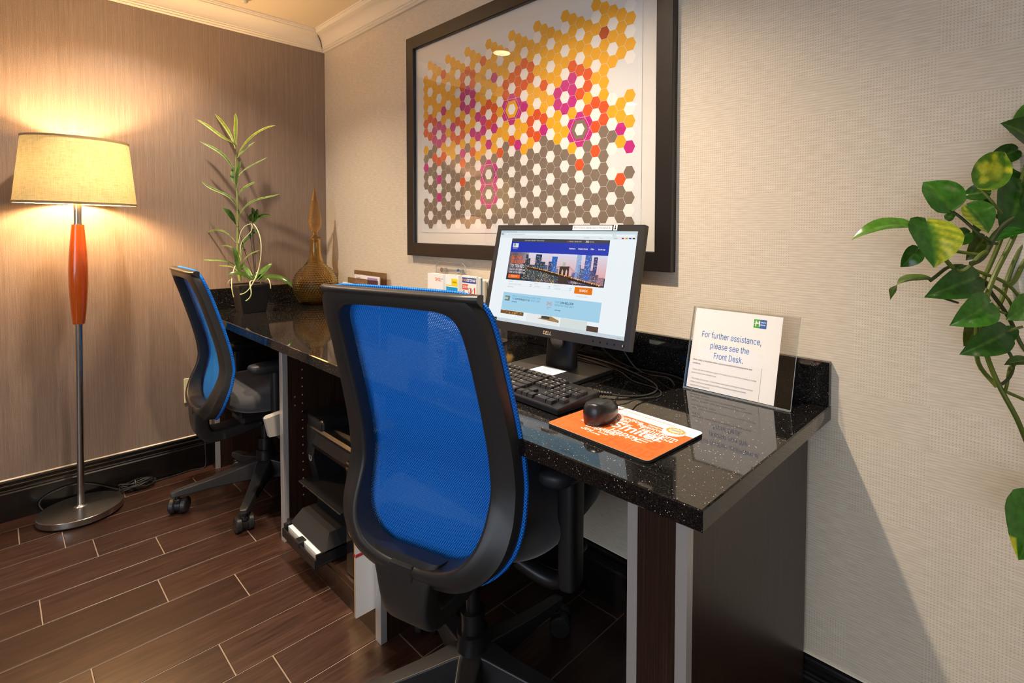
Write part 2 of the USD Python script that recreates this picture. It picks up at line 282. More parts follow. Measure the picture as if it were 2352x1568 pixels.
textured('chair_plastic', (.026, .025, .025), .40)
# linen lamp shade, lit from within
mat('shade_linen', {'g': ('texture_coordinate', {}), 'm1': ('mapping', dict(scale=(40., 40., 300.))), 'n1': ('noise_texture', dict(scale=1., detail=3.)), 'm2': ('mapping', dict(scale=(330., 330., 9.))), 'n2': ('noise_texture', dict(scale=1., detail=3.)), 'x': ('mix_float', dict(fac=.5)),
     'r': ('rgb_ramp', {'ramp': [(.30, lin('#c9b57c')), (.5, lin('#e0cd96')), (.70, lin('#e8daa8'))]}), 'd': ('diffuse_bsdf', {}), 't': ('translucent_bsdf', {}), 'm': ('mix_closure', dict(fac=.022))},
    [('g.object', 'm1.vector'), ('m1.vector', 'n1.vector'), ('g.object', 'm2.vector'), ('m2.vector', 'n2.vector'), ('n1.fac', 'x.a'), ('n2.fac', 'x.b'), ('x.result', 'r.fac'), ('r.color', 'd.color'), ('r.color', 't.color'), ('d.BSDF', 'm.closure1'), ('t.BSDF', 'm.closure2')], 'm.closure')
pm('shade_trim', lin('#b39a72'), .8); pm('shade_lining', (.85, .82, .74), .6)
def leafmat(name, dark, light, rough, mix=0., patch=None):
    """glossy leaf; patch adds irregular variegation of its own shape"""
    n = {'a': ('attribute', {'attribute': 'col'}), 'g': ('geometry', {}), 'm': ('noise_texture', dict(scale=90., detail=2.)), 'mr': ('map_range', dict(from_min=.3, from_max=.7, to_min=.75, to_max=1.25)), 'h': ('hsv', {}), 'b': ('bump', dict(strength=.12, distance=.002)),
         'p': ('principled_bsdf', dict(roughness=rough)), 't': ('translucent_bsdf', {}), 'x': ('mix_closure', dict(fac=.18))}
    mat(name, n, [('g.position', 'm.vector'), ('m.fac', 'mr.value'), ('mr.result', 'h.value'), ('a.color', 'h.color'), ('h.color', 'p.base_color'), ('h.color', 't.color'), ('m.fac', 'b.height'), ('b.normal', 'p.normal'), ('p.BSDF', 'x.closure1'), ('t.BSDF', 'x.closure2')], 'x.closure')
leafmat('leaf', None, None, .22); leafmat('leaf_soft', None, None, .5)
pm('vine_stem', lin('#5c6b1e'), .45); pm('vine_dark', lin('#3a4316'), .5); pm('cane', lin('#7c8f4a'), .45)
# wire mesh of the pencil cup: a real cut-out pattern
mat('wire_mesh', {'u': ('texture_coordinate', {}), 's': ('separate_xyz', {}), 'at': ('math', dict(math_type='arctan2')), 'ax': ('math', dict(math_type='multiply', value2=66.)), 'az': ('math', dict(math_type='multiply', value2=TP / .0042)), 'sx': ('math', dict(math_type='sine')), 'sz': ('math', dict(math_type='sine')), 'a': ('math', dict(math_type='multiply')),
     'h': ('math', dict(math_type='greater_than', value2=.12)), 'ab': ('math', dict(math_type='absolute')), 'p': ('principled_bsdf', dict(base_color=(.6, .6, .6), metallic=1., roughness=.35)), 't': ('transparent_bsdf', {}), 'm': ('mix_closure', {})},
    [('u.object', 's.vector'), ('s.y', 'at.value1'), ('s.x', 'at.value2'), ('at.value', 'ax.value1'), ('s.z', 'az.value1'), ('ax.value', 'sx.value1'), ('az.value', 'sz.value1'), ('sx.value', 'a.value1'), ('sz.value', 'a.value2'), ('a.value', 'ab.value1'), ('ab.value', 'h.value1'), ('h.value', 'm.fac'), ('p.BSDF', 'm.closure1'), ('t.BSDF', 'm.closure2')], 'm.closure')

# ---------------------------------------------------------------- the room
YF, XR = -4.2, 5.2
def structure(name, label=None): return Thing(name, label, None, kind='structure')
t = structure('wall_left', 'brown wallpapered wall with fine vertical threads behind the floor lamp'); t.part('wall', box(-.12, 0, YF, .12, 0, 2.4), 'wallpaper_brown', smooth=False)
t = structure('wall_back', 'cream woven wallpaper wall behind the granite desk'); t.part('wall', box(0, XR, 0, .12, 0, 2.4), 'wallpaper_cream', smooth=False)
t = structure('ceiling', 'warm white painted ceiling'); csl = rect(-.12, YF - .12, XR + .12, .12)
for x, y in DOWNLIGHTS: csl = csl.difference(sg.Point(x, y).buffer(CANR, 12))
t.part('slab', extr(csl, .1, (0, 0, CEIL)), 'ceiling_paint', smooth=False)
t = structure('wall_right', 'plain cream wall outside the picture'); t.part('wall', box(XR, XR + .12, YF, .12, 0, 2.4), 'white_paint', smooth=False)
t = structure('wall_front', 'plain cream wall behind the viewer with an unseen window opening')
for q in ((0, 2.1, 0, 2.4), (4.7, XR, 0, 2.4), (2.1, 4.7, 0, .55), (2.1, 4.7, 2.05, 2.4)): t.part('wall', box(q[0], q[1], YF - .12, YF, q[2], q[3]), 'white_paint', smooth=False)
t = structure('window_1', 'unseen window out of view behind the viewer, placed to light the room with cool light'); t.part('frame', cat(box(2.1, 4.7, YF - .05, YF + .02, .55, .6), box(2.1, 4.7, YF - .05, YF + .02, 2.0, 2.05), box(2.1, 2.15, YF - .05, YF + .02, .6, 2.), box(4.65, 4.7, YF - .05, YF + .02, .6, 2.), box(3.38, 3.42, YF - .05, YF + .02, .6, 2.)), 'white_paint', smooth=False)
t.part('pane', box(2.15, 4.65, YF - .04, YF - .03, .6, 2.), 'window_glow', smooth=False)  # unseen glowing pane, set behind the viewer to go with the cool light
# crown moulding, mitred in the corner
CP = [(0, 2.087), (.010, 2.087), (.0135, 2.091), (.0125, 2.0955), (.0165, 2.0975), (.0185, 2.1015), (.017, 2.1045), (.0215, 2.108)] + [(.0215 + .045 * (1 - math.cos(a)) ** .9, 2.108 + .05 * math.sin(a)) for a in np.linspace(.12, 1.45, 10)] + [(.068, 2.161), (.0725, 2.1625), (.0725, 2.168), (.0765, 2.171), (.0775, 2.176), (.082, 2.177), (.082, CEIL), (0, CEIL)]
def molding(prof, side, c='x'):
    P = np.array(prof)
    if side == 'left': R = [np.stack([P[:, 0], y0 - P[:, 0] * (y0 == 0), P[:, 1]], 1) for y0 in (YF, 0.)]
    else: R = [np.stack([x0 + P[:, 0] * (x0 == 0), -P[:, 0], P[:, 1]], 1) for x0 in (0., XR)]
    return loft(np.array(R), close=False)
for nm, sd, lb in (('trim_1', 'left', 'cream crown moulding above the brown wall'), ('trim_2', 'back', 'cream crown moulding above the cream wall')):
    structure(nm, lb).part('moulding', molding(CP, sd), 'white_paint', smooth=25)
BP = [(0, 0), (.018, 0), (.018, .106), (.0145, .1105), (.0145, .116), (.012, .119), (.0125, .125), (.016, .129), (.0155, .135), (.009, .139), (.0085, .144), (.0115, .147), (.010, .152), (.005, .155), (0, .155)]
for sd, lb in (('left', 'black moulded baseboard along the brown wall'), ('back', 'black moulded baseboard along the cream wall')):
    b = structure('baseboard_' + sd, lb); b.part('board', molding(BP, sd), 'black_gloss', smooth=20)
    cap = [(0, .1545), (.005, .1545), (.003, .158), (0, .159)]; b.part('caulk_line', molding(cap, sd), 'white_paint', smooth=False)
# floor: wood-look tiles laid front to back, each a piece of its own, grout between
fl = structure('floor', 'dark brown wood-look plank tile floor with thin pale grout'); fl.part('grout', box(-.12, XR, YF, .12, -.05, -.0015), 'grout', smooth=False)
JOINT = {0: -1.205, 1: -1.096, 2: -1.025, 3: -.868, 4: -1.1755, 5: -.913, 6: -.738, 7: -1.1025, 8: -.858, 9: -.773, 10: -.508, 11: -.236, 12: -.051}
PL, PW, GR = .5475, .1492, .0016
far = []
for k in range(-1, 35):
    x0 = .110 + PW * k; x1 = x0 + PW
    j = JOINT.get(k, -((k * .37) % 1) * PL); y = j + math.ceil(-j / PL) * PL
    while y > YF:
        a, b = max(y - PL, YF), min(y, 0.)
        if b - a > .02 and x0 < XR:
            q = box(max(x0, 0.) + GR, min(x1, XR) - GR, a + GR, b - GR, -.008, 0, .0008)
            if x0 < 3.0 and b > -1.75: fl.part('plank', q, 'plank_wood', smooth=False)
            else: far.append(q)
        y -= PL
fl.part('plank_field', cat(far), 'plank_wood', smooth=False, kind='stuff')
for i, (x, y) in enumerate(DOWNLIGHTS):
    t = Thing('recessed_downlight', ['white recessed ceiling downlight above the monitor', 'white recessed ceiling downlight above the plain end of the desk near the corner', 'white recessed ceiling downlight behind the viewer near the brown wall', 'unseen white ceiling downlight added as fill behind the viewer in the middle of the room', 'unseen white ceiling downlight added as fill to the right of the desk'][i], 'ceiling light', (x, y, CEIL))
    t.part('trim_ring', lathe([(CANR - .002, 0.), (CANR - .002, -.003), (CANR + .004, -.006), (CANR + .018, -.004), (CANR + .021, 0.)], 40), 'white_paint'); t.part('can', lathe([(CANR - .001, -.001), (CANR - .001, CANH + .004), (0, CANH + .004)], 40), 'white_paint'); t.part('lens', cyl((0, 0, CANH), (0, 0, CANH + .002), .031, n=32), 'can_glow')

# ---------------------------------------------------------------- the built-in desk
ZD, ZB, DY, XE = .742, .7086, -.5976, 2.598          # worktop top, underside, front edge, right end
FY = DY + .0356                                       # front of the panels
t = Thing('worktop', 'polished black granite worktop with low upstands running along the cream wall', 'worktop', (1.3, -.3, ZB))
t.part('slab', box(.001, XE, DY, -.001, ZB, ZD, .0022), 'granite', True, smooth=20)
t.part('backsplash', box(.001, XE - .001, -.0175, -.001, ZD + .0003, ZD + .0985, .001), 'granite', True, smooth=20)
t.part('side_splash', box(.001, .0175, DY + .004, -.018, ZD + .0003, ZD + .0985, .001), 'granite', True, smooth=20)
def trim_l(x0, x1, y0, y1, z1): return box(x0, x1, y0, y1, .0, z1, .0006)
t = Thing('desk_end_support', 'dark wood desk support with aluminium edge, set against the brown wall', 'desk support', (.06, -.3, 0))
t.part('board', box(.026, .086, FY + .004, -.03, 0, ZB - .001), 'dark_laminate', True, smooth=False)
t.part('edge_trim', trim_l(.0855, .0875, FY - .001, FY + .02, ZB - .001), 'aluminium', True, smooth=False); t.part('filler', box(.0265, .0855, FY, FY + .003, 0, ZB - .001), 'black_gloss', True, smooth=False)
# cabinet between the two knee spaces
C0, C1 = .912, 1.634
t = Thing('desk_cabinet', 'dark wood open cabinet under the desk that holds the printer', 'cabinet', (1.27, -.3, 0))
SH = .084
for x0, x1 in ((C0, C0 + .029), (C1 - .029, C1)):
    t.part('side_panel', box(x0 + .001, x1 - .001, FY + .002, -.03, 0, ZB - .001), 'dark_laminate', True, smooth=False)
    t.part('edge_trim', cat(trim_l(x0, x1, FY - .001, FY + .0015, ZB - .001), trim_l(x1 - .0012, x1 + .0006, FY - .001, FY + .0175, ZB - .001)), 'aluminium', True, smooth=False, label='brushed aluminium edge strip')
t.part('bottom_shelf', box(C0 + .03, C1 - .03, FY + .008, -.03, SH - .018, SH), 'dark_laminate', True, smooth=False)
t.part('plinth', box(C0 + .03, C1 - .03, FY + .006, FY + .022, 0, SH - .0185), 'dark_laminate', True, smooth=False)
t.part('back_panel', box(C0 + .03, C1 - .03, -.036, -.03, SH, ZB - .001), 'dark_laminate', True, smooth=False)
holes = [cyl((C0 + .0282, -.495, z), (C0 + .0288, -.495, z), .0028, n=8) for z in np.arange(.15, .66, .031)] + [cyl((C0 + .0282, -.521, z), (C0 + .0288, -.521, z), .0028, n=8) for z in (.52, .489)]
t.part('shelf_pin_hole', cat(holes), 'card_brown', True, smooth=False, kind='stuff', label='two rows of small shelf pin holes')
t.part('shelf_pin', cyl((C0 + .028, -.495, .458), (C0 + .036, -.495, .458), .003, n=10), 'chrome', True)
# end support of the desk
E0, E1 = 2.448, 2.556
t = Thing('desk_end_support', 'dark wood boxed end support of the desk with aluminium corner strips', 'desk support', (2.5, -.3, 0))
t.part('front_board', box(E0 + .017, E1 - .017, FY, FY + .012, 0, ZB - .001), 'dark_laminate', True, smooth=False)
t.part('side_board', box(E1 - .018, E1 - .0008, FY + .014, -.0185, 0, ZB - .001), 'dark_laminate', True, smooth=False); t.part('inner_board', box(E0 + .0008, E0 + .016, FY + .014, -.0185, 0, ZB - .001), 'dark_laminate', True, smooth=False)
for x0, x1, xs in ((E0, E0 + .019, E0), (E1 - .019, E1, E1)):
    t.part('corner_trim', cat(trim_l(x0, x1, FY - .0022, FY - .0002, ZB - .001), trim_l(xs - .0008, xs + .0008, FY - .002, FY + .0165, ZB - .001)), 'aluminium', True, smooth=False)

# ---------------------------------------------------------------- framed print
PX0, PX1, PZ0, PZ1, PY = .875, 2.199, 1.0175, 1.9497, -.024
t = Thing('framed_print', 'large black framed hexagon pattern print on the cream wall', 'picture', ((PX0 + PX1) / 2, -.001, PZ0))
FW = .054
pf = [(0, 0), (.0, -.0225), (.0018, -.024), (.0515, -.024), (.054, -.021), (.054, -.012), (.05, -.010), (.05, 0)]
def rail(pts):
    """frame rail: profile points (inward, y) mitred between two outer corners"""
    (ax, az), (bx, bz), (ix, iz) = pts; L = math.hypot(bx - ax, bz - az); dx, dz = (bx - ax) / L, (bz - az) / L
    R = [[(ax + ix * p + dx * p, y - .001, az + iz * p + dz * p) for p, y in pf], [(bx + ix * p - dx * p, y - .001, bz + iz * p - dz * p) for p, y in pf]]
    return loft(np.array(R), close=False)
for q in (((PX0, PZ0), (PX1, PZ0), (0, 1)), ((PX0, PZ1), (PX1, PZ1), (0, -1)), ((PX0, PZ0), (PX0, PZ1), (1, 0)), ((PX1, PZ0), (PX1, PZ1), (-1, 0))): t.part('frame_rail', rail(q), 'frame_black', True, smooth=False)
t.part('mat_board', box(PX0 + .05, PX1 - .05, -.008, -.002, PZ0 + .05, PZ1 - .05), 'mat_board', True, smooth=False)
sheet = t.part('print_sheet', box(.973, 2.091, -.0100, -.0085, 1.117, 1.838), 'paper', True, smooth=False)
S = .03164 / 1.5; HH = math.sqrt(3) * S; X0A, Z0A = 1.005, 1.1695
Yc, Oc, Mc, Tc, Dc = '#f2b21c', '#e0561f', '#c81f86', '#877667', '#c2501a'
def crop2xz(x, y): p = onp(900 + x / 2.3757, y / 2.3757, 'y', -.0105); return p[0], p[2]
def cell(x, z): i = round((x - X0A) / .03164); j = round((z - Z0A - (-HH / 2 if i % 2 else 0)) / HH); return i, j
over = {}
def white(i, j): return i % 2 == 1 and (j + (i // 2)) % 2 == 1
def wcell(x, y):
    px_, pz_ = crop2xz(x, y); i, j = cell(px_, pz_)
    return min(((a, b) for a in range(i - 2, i + 3) for b in range(j - 2, j + 3) if white(a, b)), key=lambda q: (X0A + .03164 * q[0] - px_) ** 2 + (Z0A + (-HH / 2 if q[0] % 2 else 0) + HH * q[1] - pz_) ** 2)
def flower(c, x, y, ring=False):
    i, j = wcell(x, y)
    for a, b in ((0, 1), (0, -1), (-1, 0), (1, 0), (-1, 1 if i % 2 == 0 else -1), (1, 1 if i % 2 == 0 else -1)): over[(i + a, j + b)] = c
for x, y in ((405, 495), (640, 430), (700, 460), (1075, 425), (515, 650), (210, 733), (355, 740), (768, 720), (1075, 665)): flower(Oc, x, y)
for x, y in ((405, 590), (258, 757), (460, 720), (910, 580), (640, 640), (985, 745), (515, 970), (515, 1075)): flower(Mc, x, y)
for c, L in ((Oc, ((487, 350), (280, 420), (210, 510), (515, 520), (990, 330), (840, 485), (258, 905), (380, 1005), (668, 1030), (575, 860), (733, 865), (1027, 885), (1243, 958), (1110, 815), (435, 850), (380, 910), (188, 1070), (668, 770), (283, 835), (233, 840))), (Dc, ((1160, 150),)),
             (Mc, ((1205, 235), (875, 390), (545, 435), (990, 447), (1180, 530), (1205, 485), (575, 555), (283, 605), (800, 575), (735, 595), (700, 625), (1247, 700), (1290, 795), (1200, 805), (670, 820), (800, 910), (188, 893), (258, 995), (258, 1085), (325, 680), (540, 790), (840, 710), (380, 815), (545, 690))),
             (Yc, ((545, 740), (605, 778), (460, 875), (330, 825), (435, 660), (733, 645), (840, 600)))):
    for x, y in L: over[cell(*crop2xz(x, y))] = c
polys = []
hexa = sg.Polygon([(S * .972 * math.cos(a), S * .972 * math.sin(a)) for a in np.arange(6) * math.pi / 3])
for i in range(34):
    off = -HH / 2 if i % 2 else 0
    for j in range(-1, 20):
        x, z = X0A + .03164 * i, Z0A + off + HH * j
        top = 1.812 - .018 * ((i % 4) in (0, 3)) - .02 * (i % 2 == 0)
        if z < 1.145 or z > top: continue
        if i >= 31 and (1.545 < z < 1.60 or 1.315 < z < 1.365): continue
        if i >= 32 and 1.52 < z < 1.62: continue
        if i <= 1 and (1.475 < z < 1.50 or 1.265 < z < 1.29): continue
        if i in (6, 7, 8) and 1.655 < z < 1.70 and (i + j) % 2: continue
        zb = 1.438 + .03 * math.sin(i * .9) - .0012 * i
        c = '#f6f3f0' if white(i, j) else over.get((i, j), Yc if z > zb else Tc)
        polys.append((affinity.translate(hexa, x, z), c, 1))
for (x, y), cen in (((640, 640), Yc), ((985, 745), Tc), ((515, 970), Tc), ((515, 1075), Tc)):
    i, j = wcell(x, y); cx, cz = X0A + .03164 * i, Z0A + (-HH / 2 if i % 2 else 0) + HH * j
    hx = lambda r: sg.Polygon([(cx + r * math.cos(a), cz + r * math.sin(a)) for a in np.arange(6) * math.pi / 3])
    polys += [(hx(S * 2.02).difference(hx(S * 1.96)), '#f0e2da', 2), (hx(S * 1.62).difference(hx(S * .98)), cen, 2)]
t.art('printed_pattern', polys, 'print', ((0, -.0101, 0), (1, 0, 0), (0, 0, 1), (0, -1, 0)), True, parent=sheet, label='yellow, orange, magenta and taupe hexagons')
t.part('glazing', box(PX0 + .05, PX1 - .05, -.0140, -.0125, PZ0 + .05, PZ1 - .05), 'picture_glass', True, smooth=False)

# ---------------------------------------------------------------- floor lamp: its shade touches the wall, so the pole leans out a little
BX, BY = .155, -1.034
ux = np.array([.025, .012, 1.30]); ux /= np.linalg.norm(ux)
la, lb, _ = frame_of(ux); LR = np.stack([np.cross((0, 1., 0), ux) / np.linalg.norm(np.cross((0, 1., 0), ux)), np.cross(ux, np.cross((0, 1., 0), ux) / np.linalg.norm(np.cross((0, 1., 0), ux))), ux], 1)
def up(m): return place(m, (BX, BY, 0), LR)
t = Thing('floor_lamp', 'floor lamp with linen drum shade and glossy orange wood pole by the brown wall', 'floor lamp', (BX, BY, 0))
t.part('base', lathe([(0, .007), (.121, .007), (.1275, .0085), (.128, .011), (.128, .0295), (.1265, .0312), (.06, .0345), (.022, .037), (.0175, .041), (0, .041)], 96, (BX, BY, 0)), 'steel', True, smooth=30)
t.part('felt_pad', lathe([(0, 0), (.117, 0), (.119, .002), (.119, .007), (0, .007)], 64, (BX, BY, 0)), 'felt', True)
pole = t.part('pole', up(cat(lathe([(0, .036), (.0125, .036), (.0125, .041), (.0105, .043), (.0105, .752), (0, .752)], 40), lathe([(0, .752), (.0118, .752), (.0118, .757), (0, .757)], 40))), 'steel', True)
NB = 24; tt = np.linspace(0, 1, NB); zz = .757 + .386 * tt; rr = .0168 + .0118 * np.sin(math.pi * np.clip(.06 + .88 * tt, 0, 1)) ** 1.15
rr[0] -= .001; t.part('wood_grip', up(lathe([(0, .757)] + list(zip(rr, zz)) + [(0, zz[-1])], 64)), 'orange_wood', True, smooth=40, label='swelling orange wood grip with a glossy varnish')
ztop = zz[-1]
t.part('neck', up(lathe([(0, ztop), (.0122, ztop), (.0122, ztop + .003), (.0112, ztop + .005), (.0112, ztop + .082), (.0130, ztop + .083), (.0130, ztop + .086), (0, ztop + .086)], 40)), 'steel', True)
ZS0, ZS1, RS0, RS1 = 1.222, 1.466, .177, .153
t.part('socket', up(cat(lathe([(0, ztop + .086), (.012, ztop + .086), (.017, ztop + .097), (.017, ztop + .13), (0, ztop + .13)], 24))), 'steel', True)
ring = []
for k in range(3):
    a = k * 2.094 + .4; ring.append(up(tube([(.017 * math.cos(a), .017 * math.sin(a), ztop + .10), (.06 * math.cos(a), .06 * math.sin(a), ztop + .108), (.10 * math.cos(a), .10 * math.sin(a), ZS0 + .05), ((RS0 - .01) * math.cos(a), (RS0 - .01) * math.sin(a), ZS0 + .05)], .0018, 6, 14)))
t.part('shade_spider', cat(ring), 'steel', True)
t.part('diffuser_bowl', up(lathe([(.0, ztop + .087), (.02, ztop + .087), (.034, ztop + .094), (.040, ztop + .104), (.038, ztop + .105), (.02, ztop + .089), (0, ztop + .089)], 32)), 'shade_lining', True)
bz = ztop + .13
t.part('bulb', up(lathe([(0, bz), (.013, bz), (.014, bz + .02), (.028, bz + .05), (.031, bz + .07), (.026, bz + .092), (.012, bz + .104), (0, bz + .106)], 24)), 'bulb_glow', True)
sh = [(RS0, ZS0)] + [(RS0 + (RS1 - RS0) * k / 8, ZS0 + (ZS1 - ZS0) * k / 8) for k in range(1, 9)]
shade = t.part('shade', up(lathe(sh, 96)), 'shade_linen', True, smooth=60)
def rim(r, z, h): return lathe([(r - .0022, z), (r + .0016, z), (r + .0018, z + h), (r - .0022, z + h), (r - .0022, z)], 96)
t.part('shade_trim', up(rim(RS0, ZS0 - .002, .008)), 'shade_trim', True, parent=shade); t.part('shade_trim', up(rim(RS1, ZS1 - .005, .007)), 'shade_trim', True, parent=shade)
cord = curve([(.045, -1.13, .012), (.026, -1.14, .05), (.024, -1.09, .075), (.025, -1.03, .078), (.027, -.965, .05), (.032, -.92, .02), (.04, -.89, .006), (.05, -.87, .006)], 50)
t.part('power_cord', tube(cord, .0028, 8), 'cable', True)
bun = []
for k in range(7):
    a, b = .012 + .005 * (k % 3), .05 + .004 * (k % 4); th = np.linspace(0, 2 * math.pi, 26); c = np.array([.062 + .006 * (k % 3), -.85 + .006 * (k % 2), .010 + .0045 * k])
    bun.append(tube(np.stack([c[0] + a * np.sin(th) + .006 * np.sin(2 * th + k), c[1] + b * np.cos(th), c[2] + .004 * np.sin(3 * th + k)], 1), .0026, 6))
bun.append(tube(np.stack([.064 + .018 * np.cos(np.linspace(0, 6.2, 20)), np.full(20, -.855), .024 + .021 * np.sin(np.linspace(0, 6.2, 20))], 1), .003, 6))
t.part('cord_bundle', cat(bun), 'cable', True, label='power cord tied in a coil')
t.part('plug_cord', tube([(.05, -.80, .004), (.035, -.74, .003), (.03, -.68, .004), (.03, -.62, .003), (.034, -.594, .004), (.031, -.588, .02), (.028, -.588, .07), (.024, -.588, .12), (.021, -.592, .155), (.014, -.60, .19), (.012, -.612, .25), (.013, -.613, .31), (.02, -.613, .37), (.026, -.6145, .395)], .0030, 8, 70), 'cable', True)
t.part('plug', cat(rbox(.0062, .024, -.634, -.610, .388, .413, .004), rbox(.018, .031, -.624, -.608, .384, .402, .004)), 'black_plastic', True)
# wall outlet
t = Thing('wall_outlet', 'ivory double wall outlet on the brown wall beside the left chair', 'outlet', (0.0005, -.627, .375))
t.part('cover_plate', box(.0006, .0055, -.662, -.592, .318, .432, .002), 'ivory', True, smooth=False)
def yz(poly, h, x): return extr(poly, h, (x, 0, 0), (0, 1, 0), (0, 0, 1), (1, 0, 0))
for zc in (.400, .352):
    f = t.part('receptacle', yz(sg.Point(-.627, zc).buffer(.0168, 24).intersection(rect(-.66, zc - .0135, -.59, zc + .0135)), .0016, .0048), 'ivory', True, smooth=False)
    t.part('slot', cat(yz(rect(-.6345, zc - .001, -.6325, zc + .0075), .0004, .0062), yz(rect(-.6225, zc - .001, -.6205, zc + .006), .0004, .0062), yz(sg.Point(-.6272, zc - .0075).buffer(.0022), .0004, .0062)), 'dark_slot', True, smooth=False, parent=f)
t.part('screw', cyl((.005, -.627, .376), (.0063, -.627, .376), .0028, n=12), 'ivory', True)
t = Thing('ceiling_sprinkler', 'small white fire sprinkler cap on the ceiling near the brown wall', 'sprinkler', (.205, -.447, CEIL))
t.part('escutcheon', lathe([(0, -.0005), (.03, -.0005), (.031, -.003), (.018, -.006), (0, -.006)], 32), 'sprinkler'); t.part('cap', lathe([(0, -.024), (.007, -.0235), (.013, -.020), (.016, -.014), (.016, -.006), (0, -.006)], 32), 'sprinkler')

# ---------------------------------------------------------------- two mesh-back office chairs
ZP = [.425, .44, .46, .49, .52, .55, .58, .61, .64, .67, .70, .73, .79, .85, .91, .97, 1.0, 1.025]
YP = [-.196, -.200, -.201, -.197, -.191, -.183, -.174, -.168, -.1635, -.166, -.170, -.176, -.191, -.208, -.2255, -.246, -.258, -.268]
WO = [(.425, .0), (.4255, .05), (.432, .10), (.446, .137), (.466, .168), (.49, .194), (.52, .2145), (.55, .2225), (.585, .225), (.62, .2235), (.67, .2225), (.73, .2205), (.79, .2165), (.85, .213), (.91, .2095), (.96, .206), (.985, .202), (1.003, .193), (1.012, .178), (1.016, .15), (1.017, 0.)]
WI = [(.476, .0), (.4775, .05), (.484, .088), (.495, .115), (.513, .138), (.535, .154), (.565, .1625), (.60, .164), (.65, .1635), (.70, .1625), (.76, .1612), (.82, .160), (.88, .158), (.93, .155), (.955, .152), (.972, .144), (.98, .13), (.983, .10), (.984, 0.)]
def yb(z): return np.interp(z, ZP, YP)
def ringpts(L, n):
    from scipy.interpolate import PchipInterpolator
    p = np.array([(w, z) for z, w in L]); d = np.r_[0, np.cumsum(np.linalg.norm(np.diff(p, axis=0), axis=1))]; q = np.linspace(0, d[-1], n)
    r = np.stack([np.interp(q, d, p[:, 0]), np.interp(q, d, p[:, 1])], 1)
    for _ in range(3): r[1:-1] = .25 * r[:-2] + .5 * r[1:-1] + .25 * r[2:]
    return np.vstack([r, (r * (-1, 1))[-2:0:-1]])            # right side bottom to top, then left side down
def surf(x, z, d): return np.stack([x, yb(z) + .28 * (x * x - .05 * .05) * 0 + d, z], -1)
def make_chair(label, hub, yaw, leg0, lift, boff=(0, -.0275)):
    t = Thing('office_chair', label, 'chair', (hub[0], hub[1], 0), yaw)
    U = lambda m: place(m, (0, 0, lift))
    O, I = ringpts(WO, 72), ringpts(WI, 72); R = []
    for o, i in zip(O, I):
        z = (o[1] + i[1]) / 2; low = np.clip((.62 - i[1]) / .12, 0, 1); thi = .032 + .022 * low; tho = .022 + .010 * low
        sec = [(0., .0), (.04, -tho * .6), (.10, -tho), (.30, -tho - .004), (.60, -thi + .003), (.86, -thi), (.96, -thi + .003), (1., -thi + .008), (1., -.006), (.96, 0.), (.5, .002)]
        R.append([(o[0] + (i[0] - o[0]) * s, yb(o[1] + (i[1] - o[1]) * s) + d, o[1] + (i[1] - o[1]) * s) for s, d in sec])
    fr = t.part('back_frame', U(loft(np.array(R))), 'chair_plastic', smooth=40)
    xs = np.linspace(-.196, .196, 15)                                     # lip along the top of the back
    lp = np.array([[(x, yb(1.0) - .030 * math.sqrt(max(0, 1 - (x / .235) ** 6)) * a - .002 + .004 * (1 - a), 1.003 + b) for a, b in ((0, .013), (.5, .0155), (.9, .0135), (1.0, .009), (.95, .003), (.6, -.003), (.2, -.010), (0, -.012))] for x in xs])
    lp[[0, -1]] = lp[[0, -1]] * (1, .7, 1) + (0, .3 * yb(1.0), 0); t.part('top_lip', U(loft(lp, False)), 'chair_plastic', smooth=45, parent=fr)
    nx, nz = 40, 60; zs = np.linspace(.434, 1.0155, nz); wo = np.interp(zs, [z for z, w in WO], [w for z, w in WO]); u = np.linspace(-1, 1, nx)
    X = u[None] * (wo[:, None] + .0012); Z = np.repeat(zs[:, None], nx, 1); Yf = yb(Z) + .010 - .009 * np.abs(u[None]) ** 14 - .010 * np.clip(1 - np.abs(u[None]) ** 4, 0, 1) * 0
    front = np.stack([X, Yf, Z], -1); m = grid_mesh(front)
    t.part('mesh_back', U(m), 'blue_mesh', smooth=60, label='blue knitted mesh')
    hem = np.stack([np.vstack([O[8:-8] * (1.006, 1)])[:, 0], yb(O[8:-8][:, 1]) + .0045, O[8:-8][:, 1]], 1)
    hem = hem[:len(hem)]; k = [q for q in range(len(hem))]
    t.part('mesh_hem', U(tube(hem, .0052, 7)), 'blue_mesh', parent=None)
    # grip panels on the back of the side rails
    for s in (-1, 1): t.part('rail_slot', U(tube([(s * .186, yb(z) - .0195, z) for z in (.60, .66, .72, .78)], .0016, 6, 10)), 'dark_slot', parent=fr)
    ap_ = curve([(-.222, .486), (-.2265, .455), (-.2265, .415), (-.222, .380), (-.205, .352), (-.168, .343), (-.10, .348), (-.02, .362)], 34); tp = np.gradient(ap_, axis=0); tp /= np.linalg.norm(tp, axis=1, keepdims=True)
    hw, ht = np.interp(np.linspace(0, 1, 34), [0, .14, .3, .5, 1], [.088, .070, .060, .056, .054]), np.interp(np.linspace(0, 1, 34), [0, .12, .35, .6, 1], [.020, .0255, .0245, .025, .024])
    th8 = np.linspace(0, 2 * math.pi, 28, endpoint=False); cx8, sx8 = np.sign(np.cos(th8)) * np.abs(np.cos(th8)) ** .35, np.sign(np.sin(th8)) * np.abs(np.sin(th8)) ** .35
    t.part('back_arm', U(loft(np.array([np.stack([-.010 + w_ * cx8, p_[0] + h_ * sx8 * n_[1], p_[1] - h_ * sx8 * n_[0]], 1) for p_, n_, w_, h_ in zip(ap_, tp, hw, ht)]), False)), 'chair_plastic', smooth=40)
    zt = .4775; tb = [(-.028, 0), (.022, 0)]
